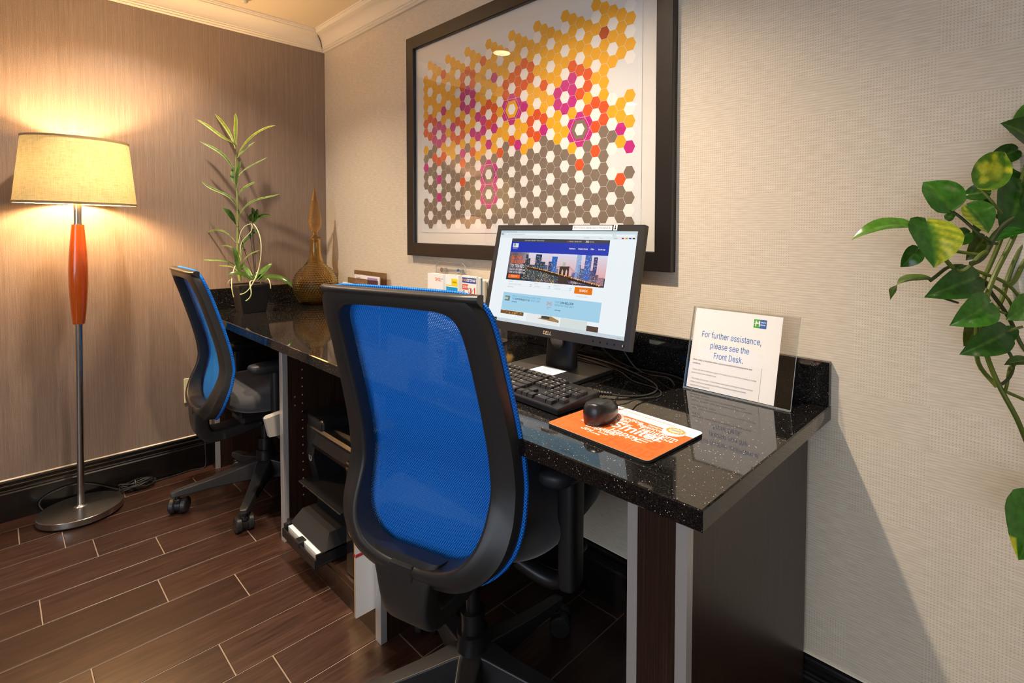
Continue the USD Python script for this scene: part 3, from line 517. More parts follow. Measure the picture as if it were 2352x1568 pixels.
    tab = t.part('brand_tab', U(cat(box(-.034, .024, yb(.476) - .0558, yb(.476) - .010, .446, .4780, .002))), 'chair_plastic', smooth=20)
    o = np.array([-.005, yb(.476) - .0325, .4781 + lift])
    t.art('brand_lettering', [(text2d('Steelcase', .0085, False, .036, 'c', 0, -.004), '#131315', 1)], 'print', (o, (1, 0, 0), (0, -1, 0) if False else (0, 1, 0), (0, 0, 1)), parent=tab, step=.0002)
    # seat
    th = np.linspace(0, 2 * math.pi, 56, endpoint=False); sup = lambda a, e: np.sign(a) * np.abs(a) ** e
    def ring(w, d, z, y0=.062, dz=0): return np.stack([w * sup(np.cos(th), .55), y0 + d * sup(np.sin(th), .55), z + dz * np.clip(-np.sin(th), 0, 1) + 0 * th], 1)
    SR = [(.19, .175, .4495), (.212, .20, .452), (.228, .216, .461), (.238, .227, .476), (.241, .231, .492), (.239, .229, .508), (.231, .221, .522), (.214, .203, .530), (.17, .16, .533), (.10, .10, .531), (.02, .02, .530)]
    t.part('seat', U(loft(np.array([ring(a, b, c) for a, b, c in SR]), False)), 'seat_cloth', smooth=60)
    t.part('seat_pan', U(box(-.16, .16, -.13, .18, .425, .4505, .012)), 'black_plastic')
    t.part('tilt_mechanism', U(cat(box(-.075, .075, -.10, .12, .37, .425, .012), box(-.05, .05, -.03, .10, .345, .372, .01))), 'black_plastic')
    t.part('height_lever', U(cat(tube([(.07, .05, .405), (.16, .06, .405), (.20, .065, .40)], .006, 8, 12), rbox(.19, .245, .045, .085, .392, .408, .006))), 'black_plastic')
    for s in (-1, 1):
        ap = t.part('arm_bracket', U(cat(tube([(s * .05, -.010, .378), (s * .18, -.010, .366), (s * .224, -.010, .372), (s * .242, -.010, .40), (s * .244, -.010, .44)], [.017, .019, .02, .019, .018], 12, 30))), 'black_satin', smooth=60)
        P = []
        for z, w, d in ((.365, .018, .026), (.372, .022, .029), (.50, .0225, .031), (.615, .0235, .033), (.621, .021, .031)): P.append(np.stack([s * .246 + w * sup(np.cos(th), .6), -.010 + d * sup(np.sin(th), .6), z + 0 * th], 1))
        t.part('arm_post', U(loft(np.array(P), False)), 'black_plastic', smooth=50)
        P = []
        for z, w, d in ((.618, .03, .095), (.623, .040, .112), (.632, .0445, .120), (.644, .0445, .121), (.652, .041, .117), (.656, .030, .10), (.657, .01, .04)): P.append(np.stack([s * .250 + w * sup(np.cos(th), .7), .0 + d * sup(np.sin(th), .7), z + 0 * th], 1))
        t.part('arm_pad', U(loft(np.array(P), False)), 'leather', smooth=50)
    Bo = (boff[0], boff[1], 0); Bp = lambda m: place(m, Bo)
    t.part('gas_column', Bp(cat(lathe([(0, .10), (.0275, .10), (.0275, .235), (.029, .236), (.029, .243), (0, .243)], 28), lathe([(0, .243), (.0165, .243), (.0165, .37 + lift), (0, .37 + lift)], 24))), 'black_satin')
    t.part('column_sleeve', Bp(lathe([(0, .088), (.040, .088), (.0365, .185), (.0375, .187), (.0375, .194), (.033, .196), (0, .196)], 36)), 'black_satin')
    legs = []
    for k in range(5):
        a = math.radians(leg0 + 72 * k) - yaw; R2 = _rz(a)
        q = []
        for r, w, z0, z1 in ((.015, .034, .080, .158), (.05, .031, .081, .152), (.09, .027, .082, .140), (.20, .022, .081, .115), (.305, .018, .076, .098), (.322, .016, .076, .094), (.328, .011, .078, .091)):
            q.append([(r, -w, z0 + .003), (r, -w + .002, z0), (r, w - .002, z0), (r, w, z0 + .003), (r, w * .86, z1 - .004), (r, w * .78, z1 - .001), (r, w * .7, z1), (r, -w * .7, z1), (r, -w * .78, z1 - .001), (r, -w * .86, z1 - .004)])
        t.part('base_leg', place(loft(np.array(q), False), Bo, R2), 'dark_plastic', smooth=30)
    for k in range(5):
        a = math.radians(leg0 + 72 * k) - yaw; c = np.array([.306 * math.cos(a) + boff[0], .306 * math.sin(a) + boff[1], 0]); sw = a + [1.2, .5, 2.2, -.6, .9][k]
        dv = np.array([math.cos(sw), math.sin(sw), 0]); ax = np.array([-dv[1], dv[0], 0]); wc = c - dv * .014 + (0, 0, .0305)
        cs = t.part('caster', cat(cyl(c + (0, 0, .055), c + (0, 0, .082), .0075, n=14), cyl(wc - ax * .009, wc + ax * .009, .024, n=24), cyl(c + (0, 0, .045), c + (0, 0, .062), .013, n=18, bev=.003)), 'black_plastic')
        for s in (-1, 1): t.part('wheel', cyl(wc + ax * s * .0095, wc + ax * s * .0305, .0300, n=36, bev=.004), 'dark_plastic', parent=cs)
    return t
H1, H2 = (1.963, -.484), (.477, -.4805)
make_chair('blue mesh office chair in the foreground, pulled up to the monitor', H1, .27, -50, 0.)
make_chair('blue mesh office chair by the brown wall, beside the wall outlet', H2, -.027, -103, -.044, (.022, .003))

# ---------------------------------------------------------------- things on the worktop
def bottle_profile(pts, n=60):
    from scipy.interpolate import PchipInterpolator
    p = np.array(pts); d = np.r_[0, np.cumsum(np.linalg.norm(np.diff(p, axis=0), axis=1))]; q = np.linspace(0, d[-1], n)
    return np.stack([PchipInterpolator(d, p[:, 0])(q), PchipInterpolator(d, p[:, 1])(q)], 1)
def hobnail(prof, lo, hi, pitch, amp, n=220, rows=None):
    """lathe whose skin carries staggered round studs between heights lo and hi"""
    d = np.r_[0, np.cumsum(np.linalg.norm(np.diff(prof, axis=0), axis=1))]; q = np.linspace(0, d[-1], int(d[-1] / (pitch / 7)))
    r, z = np.interp(q, d, prof[:, 0]), np.interp(q, d, prof[:, 1]); ang = np.arange(n) * 2 * math.pi / n
    row = np.round(q / (pitch * .87)); dv = q - row * pitch * .87
    rc = np.interp(row * pitch * .87, d, prof[:, 0]); cnt = np.maximum(np.round(rc.max() * 2 * math.pi / pitch), 5)
    ph = ang[None] * cnt / (2 * math.pi) + .5 * (row[:, None] % 2); du = (ph - np.round(ph)) * (2 * math.pi / cnt) * r[:, None]
    b = np.clip(1 - (du ** 2 + dv[:, None] ** 2) / (pitch * .29) ** 2, 0, 1) ** .6 * amp
    b *= ((z > lo) & (z < hi))[:, None]
    tr, tz = np.gradient(r), np.gradient(z); L = np.hypot(tr, tz) + 1e-9; nr, nz = tz / L, -tr / L
    Rr = r[:, None] + b * nr[:, None]; Zz = z[:, None] + b * nz[:, None]
    v = np.stack([Rr * np.cos(ang), Rr * np.sin(ang), Zz], -1).reshape(-1, 3); N = len(q)
    i, j = np.meshgrid(np.arange(N - 1), np.arange(n), indexing='ij')
    f = np.stack([i * n + j, i * n + (j + 1) % n, (i + 1) * n + (j + 1) % n, (i + 1) * n + j], -1).reshape(-1, 4)
    m = trimesh.Trimesh(v, np.vstack([f[:, [0, 1, 2]], f[:, [0, 2, 3]]]), process=False); return m
VX, VY = .172, -.131
t = Thing('glass_decanter', 'amber hobnail glass decanter with a tall pointed stopper in the desk corner', 'decanter', (VX, VY, ZD + .0004))
outer = bottle_profile([(.0, .002), (.03, .0005), (.056, .003), (.078, .022), (.096, .055), (.1045, .092), (.104, .118), (.095, .148), (.074, .178), (.052, .200), (.038, .222), (.030, .25), (.0262, .28), (.0255, .318), (.0275, .326), (.0275, .331), (.0245, .333)], 120)
inner = bottle_profile([(.0205, .333), (.0205, .30), (.022, .27), (.027, .235), (.044, .205), (.068, .178), (.088, .148), (.0965, .118), (.097, .092), (.088, .056), (.066, .022), (.04, .012), (0., .010)], 60)
t.part('body', cat(hobnail(outer, .012, .215, .0135, .0030, 300), lathe(inner, 80)), 'amber_glass', smooth=True)
st = bottle_profile([(.0, .322), (.013, .322), (.0165, .334), (.0165, .339), (.0275, .341), (.0285, .346), (.024, .350), (.0115, .353), (.0105, .362), (.0145, .374), (.0255, .397), (.0300, .424), (.0275, .452), (.0215, .49), (.0150, .528), (.0085, .566), (.0045, .588), (.003, .595), (0, .597)], 90)
t.part('stopper', hobnail(st, .376, .53, .0088, .0020, 200), 'amber_dark', smooth=True, label='pointed stopper of darker amber glass')
# smoked acrylic leaflet holder by the corner
t = Thing('leaflet_holder', 'smoked brown acrylic leaflet holder standing against the cream wall', 'leaflet holder', (.535, -.06, ZD + .0004))
t.part('back_plate', extr(rrect(.372, ZD + .0005, .690, .925, .006), .003, (0, -.0195, 0), (1, 0, 0), (0, 0, 1), (0, -1, 0)), 'smoked_acrylic', True, smooth=False)
t.part('front_plate', extr(rrect(.372, ZD + .0005, .672, .891, .006), .003, (0, -.053, 0), (1, 0, 0), (0, 0, 1), (0, -1, 0)), 'smoked_acrylic', True, smooth=False)
t.part('low_pocket', extr(rrect(.374, ZD + .0005, .50, .83, .006), .0025, (0, -.090, 0), (1, 0, 0), (0, 0, 1), (0, -1, 0)), 'smoked_acrylic', True, smooth=False)
t.part('foot', box(.374, .690, -.092, -.020, ZD + .0005, ZD + .0035), 'smoked_acrylic', True, smooth=False); t.part('hook', cyl((.555, -.0226, .912), (.555, -.0236, .912), .003), 'chrome', True)
def front_card(name, label, cat_, x0, x1, z0, z1, y, th, polys, group=None, tilt=0.):
    """a card or booklet facing -y at plane y, th thick; polys in (x from left, z from bottom)"""
    c = Thing(name, label, cat_, ((x0 + x1) / 2, y, z0), group=group)
    b = c.part('cover', box(x0, x1, y + .0002, y + th, z0, z1), 'paper', True, smooth=False)
    c.art('printed_front', polys, 'print', ((x0, y, z0), (1, 0, 0), (0, 0, 1), (0, -1, 0)), True, parent=b); return c
W, H = .262, .155
front_card('courier_form', 'white courier waybill with a lilac end, in the rear of the smoked holder', 'form', .402, .652, .755, .9055, -.036, .004,
    [(rect(0, 0, .25, .1505), '#f2f0f2', 1), (rect(.135, .012, .232, .1425), '#a48cc4', 2), (text2d('FedEx', .011, True, x=.022, y=.128), '#5a3a8c', 3), (text2d('Ex', .011, True, x=.05, y=.128), '#e2734a', 4), (text2d('Express US Airbill', .006, x=.078, y=.129), '#6a5a90', 3), (text2d('Sender', .005, x=.145, y=.128), '#ffffff', 3)] + [(rect(.012, .02 + .012 * k, .125, .021 + .012 * k), '#8a7aa8', 2) for k in range(8)])
front_card('shipping_label', 'white shipping label with a red band in the front of the smoked holder', 'label', .378, .478, .747, .868, -.084, .003,
    [(rect(0, 0, .10, .121), '#f3f1ef', 1), (rect(.006, .106, .094, .111), '#c8313a', 2), (text2d('PRIORITY', .0085, True, x=.008, y=.090), '#c8404a', 2), (text2d('MAIL', .0085, True, x=.008, y=.077), '#c8404a', 2), (rect(.062, .080, .088, .099), '#3a4a90', 2), (text2d('LABEL', .006, x=.064, y=.086), '#ffffff', 3)])
# clear wall rack and the brochures below it
t = Thing('acrylic_rack', 'clear acrylic wall plate with rounded corners and two screws under the picture', 'rack', (1.19, -.001, .80))
pl = rrect(1.092, .76, 1.292, 1.000, .03, 8)
t.part('plate', extr(pl, .004, (0, -.0195, 0), (1, 0, 0), (0, 0, 1), (0, -1, 0)), 'acrylic', True, smooth=False)
t.part('plate_edge', extr(pl.difference(pl.buffer(-.0012)), .0046, (0, -.0192, 0), (1, 0, 0), (0, 0, 1), (0, -1, 0)), 'acrylic_edge', True, smooth=False)
for x in (1.135, 1.247):
    t.part('spacer', cyl((x, -.0005, .966), (x, -.0192, .966), .007, n=20), 'acrylic_edge', True); t.part('screw', cyl((x, -.0236, .966), (x, -.0246, .966), .010, n=24, bev=.0004), 'chrome', True)
def stack_pages(th, n): return n
front_card('rewards_leaflet', 'white rewards club leaflet with orange lettering behind the foreground chair', 'leaflet', 1.124, 1.228, ZD + .0005, .956, -.082, .024,
    [(rect(0, 0, .104, .2135), '#f6f4f2', 1), (text2d('IHG', .012, True, x=.052, y=.187), '#e2591f', 2), (text2d('Rewards', .0045, x=.080, y=.194), '#8a7a70', 2), (text2d('Club', .0045, x=.080, y=.187), '#8a7a70', 2), (text2d("Let's make every", .0085, x=.006, y=.148), '#e0744a', 2), (text2d('experience a', .0085, x=.006, y=.132), '#e0744a', 2), (text2d('rewarding one', .0085, x=.006, y=.116), '#e0744a', 2), (sg.Point(.07, .088).buffer(.007), '#2a2a6a', 2), (sg.Point(.09, .088).buffer(.007), '#2a2a6a', 2)])
front_card('travel_brochure', 'blue brochure with a yellow tag and a city photo, beside the rewards leaflet', 'brochure', 1.2295, 1.3145, ZD + .0005, .957, -.072, .016,
    [(rect(0, 0, .085, .2145), '#f5f5f5', 1), (rect(.006, .04, .079, .168), '#169ad8', 2), (rect(.040, .176, .079, .200), '#f3d81c', 2), (rect(.006, .172, .079, .1755), '#f3d81c', 2), (text2d('Visitor', .007, True, x=.045, y=.184), '#6a5a10', 3), (sg.Polygon([(.022, .05), (.052, .06), (.050, .155), (.026, .15)]), '#3a3248', 3), (sg.Polygon([(.028, .062), (.048, .066), (.046, .10), (.034, .12)]), '#d8562a', 4), (sg.Polygon([(.034, .06), (.046, .063), (.044, .085)]), '#f0a838', 5), (text2d('city', .006, x=.01, y=.125), '#ffffff', 3), (text2d('guide', .006, x=.056, y=.145), '#ffffff', 3)])
front_card('visitor_map', 'white visitor map with an orange bridge and blue letters, next to the monitor', 'map', 1.358, 1.442, ZD + .0005, .962, -.088, .010,
    [(rect(0, 0, .084, .2195), '#f3f2f0', 1), (rect(.001, .193, .083, .2125), '#2a4a9a', 2), (text2d('FREE', .008, True, x=.003, y=.199), '#f0a04a', 3), (text2d('VISITOR MAP', .0095, True, x=.024, y=.1985, width=.056), '#ffffff', 3), (rect(.002, .168, .036, .188), '#d85a4a', 2), (text2d('2019', .009, True, x=.005, y=.174), '#ffffff', 3), (sg.Point(.046, .166).buffer(.010).difference(sg.Point(.046, .166).buffer(.008)), '#c8584a', 3)]
    + [(affinity.rotate(text2d('SAN FRANCISCO', .0135, True), -90, origin=(0, 0)), '#2f4fa0', 3)][:0]
    + [(affinity.translate(affinity.rotate(text2d(ch, .0165, True), 0, origin=(0, 0)), .003, .148 - .024 * k), '#3353a8', 3) for k, ch in enumerate('SAN')]
    + [(rect(.050, .08, .0555, .175), '#d8452a', 3), (rect(.072, .08, .0775, .178), '#d8452a', 3), (rect(.0555, .125, .072, .150), '#2e2a30', 3), (rect(.0555, .150, .072, .156), '#d8452a', 3), (sg.LineString([(.02, .12), (.053, .172)]).buffer(.0007), '#c8584a', 3), (sg.LineString([(.028, .10), (.053, .16)]).buffer(.0007), '#c8584a', 3), (sg.LineString([(.055, .16), (.075, .178)]).buffer(.0009), '#d8452a', 3), (text2d('tours', .005, x=.022, y=.105), '#6a7ab0', 3), (text2d('maps', .005, x=.022, y=.096), '#6a7ab0', 3)])
for k, (y0, y1, z1, c) in enumerate(((-.0775, -.070, .956, '#e8e6e2'), (-.0695, -.062, .958, '#6a7f8a'), (-.0615, -.052, .944, '#e4e2dc'), (-.0515, -.0435, .946, '#b8a88a'), (-.043, -.0375, .941, '#4a4438'), (-.037, -.0255, .947, '#d8d4cc'))):
    c_ = Thing('folded_map', ['white brochure filed edge-on directly behind the visitor map', 'blue-grey edged brochure, second behind the visitor map', 'thick white brochure in the middle of the row behind the visitor map', 'tan edged brochure near the back of the row behind the visitor map', 'thin dark edged brochure near the wall behind the visitor map', 'rearmost pale brochure against the wall behind the visitor map'][k], 'brochure', (1.40, (y0 + y1) / 2, ZD + .0005), group='brochures behind the visitor map')
    b = c_.part('pages', box(1.358, 1.444, y0, y1, ZD + .0005, z1), 'paper', True, smooth=False)
    c_.art('printed_spine', [(rect(y0 + .0004, .01, y1 - .0004, z1 - ZD - .004), c, 1)], 'print', ((1.4442, 0, ZD), (0, 1, 0), (0, 0, 1), (1, 0, 0)), True, parent=b)
# mesh pencil cup behind the monitor
t = Thing('pencil_cup', 'silver wire mesh pencil cup half hidden behind the monitor', 'pencil cup', (1.548, -.088, ZD + .0004))
t.part('mesh_wall', cat(lathe([(.0405, .004), (.0405, .098)], 64)), 'wire_mesh'); t.part('base', lathe([(0, 0), (.0415, 0), (.042, .003), (.042, .006), (0, .006)], 40), 'steel'); t.part('rim', lathe([(.0395, .096), (.042, .096), (.0425, .1), (.0395, .1), (.0395, .096)], 40), 'steel')
for k, (dx, dy, h) in enumerate(((.015, -.018, .05), (-.012, .012, .06))):
    b0 = np.array([1.548 - dx * .6, -.088 - dy * .6, ZD + .007]); b1 = np.array([1.548 + dx * 1.9, -.088 + dy * 1.9, ZD + .10 + h * .4])
    p = Thing('pencil', ['yellow pencil leaning forward in the mesh cup', 'yellow pencil leaning back in the mesh cup'][k], 'pencil', tuple(b0)); p.part('shaft', cyl(b0, b1, .0035, n=6), 'pencil', True, smooth=False); p.part('tip', cyl(b1, b1 + (b1 - b0) * .08, .0035, .0006, n=6), 'pencil_wood', True, smooth=False)

# ---------------------------------------------------------------- monitor
MW, MH, MC = .513, .3056, np.array([1.970, -.235, .995])
MR = euler(-.223, 0, .05); ex, en, ez = MR[:, 0], -MR[:, 1], MR[:, 2]
t = Thing('monitor', 'black flat monitor on a square stand showing a hotel web page', 'monitor', (1.965, -.215, ZD + .0004))
def mplace(m): return place(m, MC, MR)                       # x right, y away from the viewer, z up; the face is at y = 0
bz = .0165
bez = sg.box(-MW / 2, -MH / 2, MW / 2, MH / 2).difference(sg.box(-MW / 2 + bz, -MH / 2 + .0235, MW / 2 - bz, MH / 2 - bz))
fx = dict(ex=(1, 0, 0), ey=(0, 0, 1), ez=(0, -1, 0))
hous = loft(np.array([[(sx * (MW / 2 - a), y, sz * (MH / 2 - a)) for sx, sz in ((-1, -1), (1, -1), (1, 1), (-1, 1))] for y, a in ((.0015, .0012), (.003, 0.), (.019, 0.), (.021, .0015), (.026, .012), (.040, .07), (.042, .09))]), False)
body = t.part('housing', mplace(hous), 'black_plastic', True, smooth=20)
bezm = t.part('bezel', mplace(extr(bez, .004, (0, .0035, 0), **fx)), 'dark_plastic', True, smooth=False)
t.part('screen_panel', mplace(box(-MW / 2 + bz - .001, MW / 2 - bz + .001, .0010, .0014, -MH / 2 + .0225, MH / 2 - bz + .001)), 'gloss_black', True, smooth=False)
SW, SHt = MW - 2 * bz, MH - bz - .0235; so = MC + ex * (-MW / 2 + bz) + ez * (-MH / 2 + .0235) + en * (-.0009 + .0)
so = MC + MR @ np.array([-MW / 2 + bz, .0009, -MH / 2 + .0235])
SP = []
def S_(g, c, l): SP.append((g, c, l))
sc_ = np.array([SW, SHt]); wv = SW / 1.0
def sr(x0, y0, x1, y1, c, l): S_(rect(x0 * SW, y0 * SHt, x1 * SW, y1 * SHt), c, l)
def stx(s, h, x, y, c, l=6, bold=False, w=None, a='l'):
    n = text2d(s, h, bold).bounds[2]; S_(text2d(s, h, bold, n * .80 if w is None else w * SW, a, x * SW, y * SHt), c, l)
sr(0, 0, 1, 1, '#f4fbff', 1); sr(0, 0, 1, .035, '#cfdbe2', 2); sr(0, .972, 1, 1, '#cfe3ec', 2); sr(0, .945, 1, .972, '#dcebf2', 2); sr(.05, .948, .845, .970, '#f7fcff', 3); sr(.87, .948, .985, .970, '#f7fcff', 3); sr(0, .918, 1, .945, '#e6f2f7', 2)
stx('Holiday Inn Express & Suites | Official Site', .0028, .012, .980, '#5a7080', 4); stx('https://www.ihg.com/holidayinnexpress/hotels/us/en', .0026, .06, .955, '#6a7f8c', 4); stx('IHG', .005, .004, .951, '#3a4a55', 5, True)
for x, c in ((.905, '#b83a4a'), (.928, '#e0a030'), (.950, '#3048a0'), (.972, '#3a2a20')): sr(x, .925, x + .014, .938, c, 4)
stx('Logout', .0032, .855, .926, '#2a3a48', 4); stx('New Window', .0026, .66, .926, '#7a8a95', 4); stx('Programs', .0026, .76, .926, '#7a8a95', 4)
L0, R0 = .108, .835
sr(L0, .875, R0, .912, '#43454b', 3); stx('1 888 HOLIDAY   NEED HELP?   TRAVEL ADVISORY', .0028, .215, .886, '#f0f0f0', 4); stx('ENGLISH  |  SIGN IN / JOIN', .0028, .56, .886, '#f0f0f0', 4); stx('IHG', .005, .675, .883, '#ffffff', 4, True); stx('Rewards Club', .0022, .70, .888, '#ffffff', 4); sr(.545, .885, .555, .894, '#c84a5a', 4)
sr(L0, .760, R0, .875, '#1f38b6', 3); sr(L0 + .016, .812, L0 + .062, .857, '#f4f8fa', 4); stx('H', .0105, L0 + .020, .817, '#2f4a3a', 5, True); stx('Holiday Inn', .0022, L0 + .034, .838, '#2a4a7a', 5); stx('Express', .0022, L0 + .034, .826, '#2a4a7a', 5); stx('AN IHG HOTEL', .0024, L0 + .018, .795, '#ffffff', 5)
for s_, x in (('Experience', .565), ('Groups & Events', .63), ('Offers', .715), ('Get the App', .765)): stx(s_, .0037, x, .812, '#ffffff', 4, True)
# the evening skyline with its bridge, drawn in flat shapes
B0, B1 = .455, .760
def bx_(x, y): return (L0 + (R0 - L0) * x) * SW, (B0 + (B1 - B0) * y) * SHt
def bp(pts, c, l): S_(sg.Polygon([bx_(*p) for p in pts]), c, l)
def br(x0, y0, x1, y1, c, l): bp([(x0, y0), (x1, y0), (x1, y1), (x0, y1)], c, l)
for k in range(12):
    a = k / 11.; c0, c1 = np.array([238, 150, 140]), np.array([226, 222, 238]); c = c0 + (c1 - c0) * a ** .8; br(0, k / 12, 1, (k + 1) / 12, '#%02x%02x%02x' % tuple(int(q) for q in c), 3)
for k in range(8): br(0, 0, .22 - .02 * k, 1, ['#b8a0a8', '#9a8a96', '#7d7480', '#655f6a', '#54505a', '#47444c', '#3e3c43', '#37363c'][k], 4)
br(0, 0, 1, .28, '#4a3a44', 4); br(0, 0, .5, .22, '#3a3c42', 5)
rl = random.Random(4)
bld = [(.19, .215, .93, '#3c4150'), (.205, .225, .74, '#353a44'), (.225, .245, .80, '#3a3a48'), (.165, .20, .62, '#343843'), (.30, .365, .95, '#33415c'), (.235, .31, .58, '#3a4658'), (.36, .41, .70, '#32465a'), (.40, .44, .60, '#4a6a92'), (.445, .485, .72, '#2f456e'), (.475, .53, .90, '#2f6ac0'), (.53, .555, .5, '#6d7f96'), (.575, .60, .60, '#c8b48a'), (.72, .765, 1., '#8fb0e6'), (.745, .77, .66, '#5a4a58'), (.80, .86, 1., '#4a6ab8'), (.765, .81, .55, '#566a9a'), (.88, .915, .94, '#4a4a7a'), (.855, .88, .5, '#5a5a86'), (.69, .72, .40, '#6a6aa0'), (.86, .94, .38, '#7a5a68'), (.40, .46, .34, '#4c5a78'), (.70, .80, .3, '#58587a'), (.93, .99, .30, '#a0788a')]
for x0, x1, h, c in bld:
    br(x0, .05, x1, h, c, 6); n = int((x1 - x0) / .0085)
    for i in range(n):
        for j in range(int(h * 22)):
            if rl.random() < .42: xx, yy = x0 + .003 + i * .0085, .06 + j * .042; yy < h - .04 and br(xx, yy, xx + .004, yy + .02, rl.choice(['#f3dfa0', '#cfe2ff', '#f0b060', '#8fb4e8', '#e8e4c0']), 7)
bp([(.21, .74), (.2175, .90), (.225, .74)], '#353a44', 6); bp([(.245, .0), (.245, .42), (.30, .45), (.42, .33), (.55, .3), (.62, .2), (.62, 0)], '#3e4a52', 7)
for k in range(190):
    x, y = rl.uniform(.25, .61), rl.uniform(.02, .36); br(x, y, x + .005, y + .018, rl.choice(['#e8c860', '#d8d8a8', '#6fa0c8', '#c88848', '#3a5a90']), 8)
for k in range(150):
    x, y = rl.uniform(.28, .98), rl.uniform(.0, .12); br(x, y, x + .006, y + .02, rl.choice(['#f0a030', '#e86a28', '#f4d070', '#a04838', '#3a4a98', '#3a64c8']), 9)
bp([(.22, .50), (.40, .42), (.66, .24), (.98, .02), (.98, -.0), (.93, .0), (.64, .17), (.38, .36), (.22, .44)], '#3b2a22', 10)
for k in range(34):
    x = .23 + .022 * k; y = np.interp(x, [.22, .40, .66, .98], [.51, .43, .25, .03]); c = bx_(x, y); S_(sg.Point(c).buffer(.0011 if k % 3 else .0019, 3), '#ffb338' if k % 3 else '#ffd98a', 12)
S_(sg.LineString([bx_(.24, .5), bx_(.36, .44), bx_(.66, .27), bx_(.97, .06)]).buffer(.0006), '#f09a2a', 11)
tw = sg.Polygon([bx_(*p) for p in [(.565, 0), (.565, .56), (.56, .58), (.665, .60), (.66, .56), (.665, 0)]])
for x in (.588, .628): tw = tw.difference(sg.Polygon([bx_(x, .22), bx_(x, .42), bx_(x + .009, .50), bx_(x + .018, .42), bx_(x + .018, .22)]))
S_(tw, '#4a3a36', 11); br(.59, .60, .62, .72, '#b8c0a8', 10)
for a, b in (((.565, .58), (.30, .45)), ((.665, .58), (.80, .22)), ((.565, .55), (.36, .42)), ((.665, .55), (.76, .25))): S_(sg.LineString([bx_(*a), bx_(*b)]).buffer(.00035), '#5a4a50', 10)
stx('BE THE', .0095, .126, .683, '#ff6a22', 14, True, .090); stx('READIEST', .0095, .126, .637, '#ff6a22', 14, True, .119); stx('TO TRAVEL', .0092, .126, .592, '#ffffff', 14, False, .119)
stx('Save 15-30% when you', .0050, .126, .561, '#ffffff', 14, False, .130); stx('book our City Lights sale.', .0050, .126, .531, '#ffffff', 14, False, .136); sr(.125, .474, .222, .514, '#ff6d1e', 14); stx('BOOK NOW', .0044, .1735, .487, '#ffe8d8', 15, False, None, 'c')
for s_, x, y in (('Destination', .135, .432), ('Check In', .345, .430), ('Check Out', .495, .428), ('City, Airport, Hotel or Address', .14, .405), ('12/14/2018', .35, .402), ('12/15/2018', .50, .400), ('Required Field', .135, .372)): stx(s_, .0032, x, y, '#a2b0ba', 4)
for x0, x1 in ((.135, .32), (.34, .47), (.49, .62)): sr(x0, .394, x1, .3955, '#d3dee4', 4)
for x in (.315, .458, .612): S_(rrect(x * SW, .398 * SHt, x * SW + .005, .398 * SHt + .0065, .001).difference(rrect(x * SW + .0006, .398 * SHt + .0006, x * SW + .0044, .398 * SHt + .0055, .0008)), '#8a98a4', 4)
S_(rrect(.645 * SW, .375 * SHt, .765 * SW, .440 * SHt, .002), '#ef7a14', 5); stx('SEARCH', .0060, .705, .397, '#ffffff', 6, True, None, 'c'); stx('Manage Reservations', .0032, .665, .345, '#b4c0c8', 4)
sr(L0, .125, R0, .315, '#a9d8f0', 3); sr(L0 + .018, .225, L0 + .060, .278, '#6a8a84', 4); sr(L0 + .018, .240, L0 + .045, .265, '#b8cac0', 5)
stx('EARN UP TO 120,000 BONUS POINTS WITH', .0050, .185, .273, '#4f9cc8', 4, False, .228); stx('THE', .0050, .185, .245, '#4f9cc8', 4, False, .022); stx('IHG® REWARDS CLUB', .0050, .211, .245, '#1f4a78', 4, True, .118); stx('CREDIT CARD', .0050, .334, .245, '#4f9cc8', 4, False, .075); stx('LEARN MORE', .0030, .185, .216, '#1f4a88', 4, True)
stx('IHG', .0088, .462, .232, '#d8643a', 4, False, .038); stx('Rewards', .0032, .468, .205, '#8a98a2', 4); stx('Club', .0032, .468, .189, '#8a98a2', 4); stx('OVER', .0054, .520, .260, '#4f9cc8', 4, False, .034); stx('100 MILLION', .0054, .560, .260, '#173a66', 4, True, .092); stx('MEMBERS ENROLLED', .0054, .520, .231, '#5aa4cc', 4, False, .136); stx('LEARN MORE', .0030, .525, .185, '#1f4a88', 4, True)
sr(L0, .085, L0 + .19, .122, '#7a5634', 3); sr(L0 + .215, .04, L0 + .46, .122, '#eef2f2', 3); S_(sg.Polygon([((L0 + .30) * SW, .085 * SHt), ((L0 + .40) * SW, .122 * SHt), ((L0 + .46) * SW, .09 * SHt), ((L0 + .46) * SW, .07 * SHt)]), '#a88458', 4); sr(L0 + .33, .09, L0 + .39, .118, '#4a463e', 5); sr(L0 + .47, .035, R0 - .075, .122, '#dde6e4', 3); sr(R0 - .075, .035, R0, .085, '#5a463c', 4)
for k in range(14): sr(L0 + .01 + .013 * k, .09 + .02 * rl.random(), L0 + .014 + .013 * k, .097 + .02 * rl.random(), '#f0c060', 4)
sr(.0, .0, .085, .035, '#3a3a3e', 3); stx('Thank you for staying with us', .0022, .004, .012, '#e0e0e0', 4); stx('10:42 AM', .0022, .955, .012, '#3a4a58', 4)
t.art('screen_image', SP, 'screen_glow', (so, ex, ez, en), True, parent=None, step=.00004, label='lit screen with a hotel booking page and a skyline picture')
fo = MC + MR @ np.array([0, -.0005, 0])
t.art('maker_lettering', [(text2d('DELL', .0088, True, .030, 'c', 0, -MH / 2 + .0075), '#c9b79c', 1)], 'print', (fo, ex, ez, en), True, parent=bezm)
for k in range(4): t.part('button', mplace(cyl((MW / 2 - .105 + .021 * k, -.0005, -MH / 2 + .011), (MW / 2 - .105 + .021 * k, -.0012, -MH / 2 + .011), .0022, n=10)), 'gloss_black', True, parent=bezm)
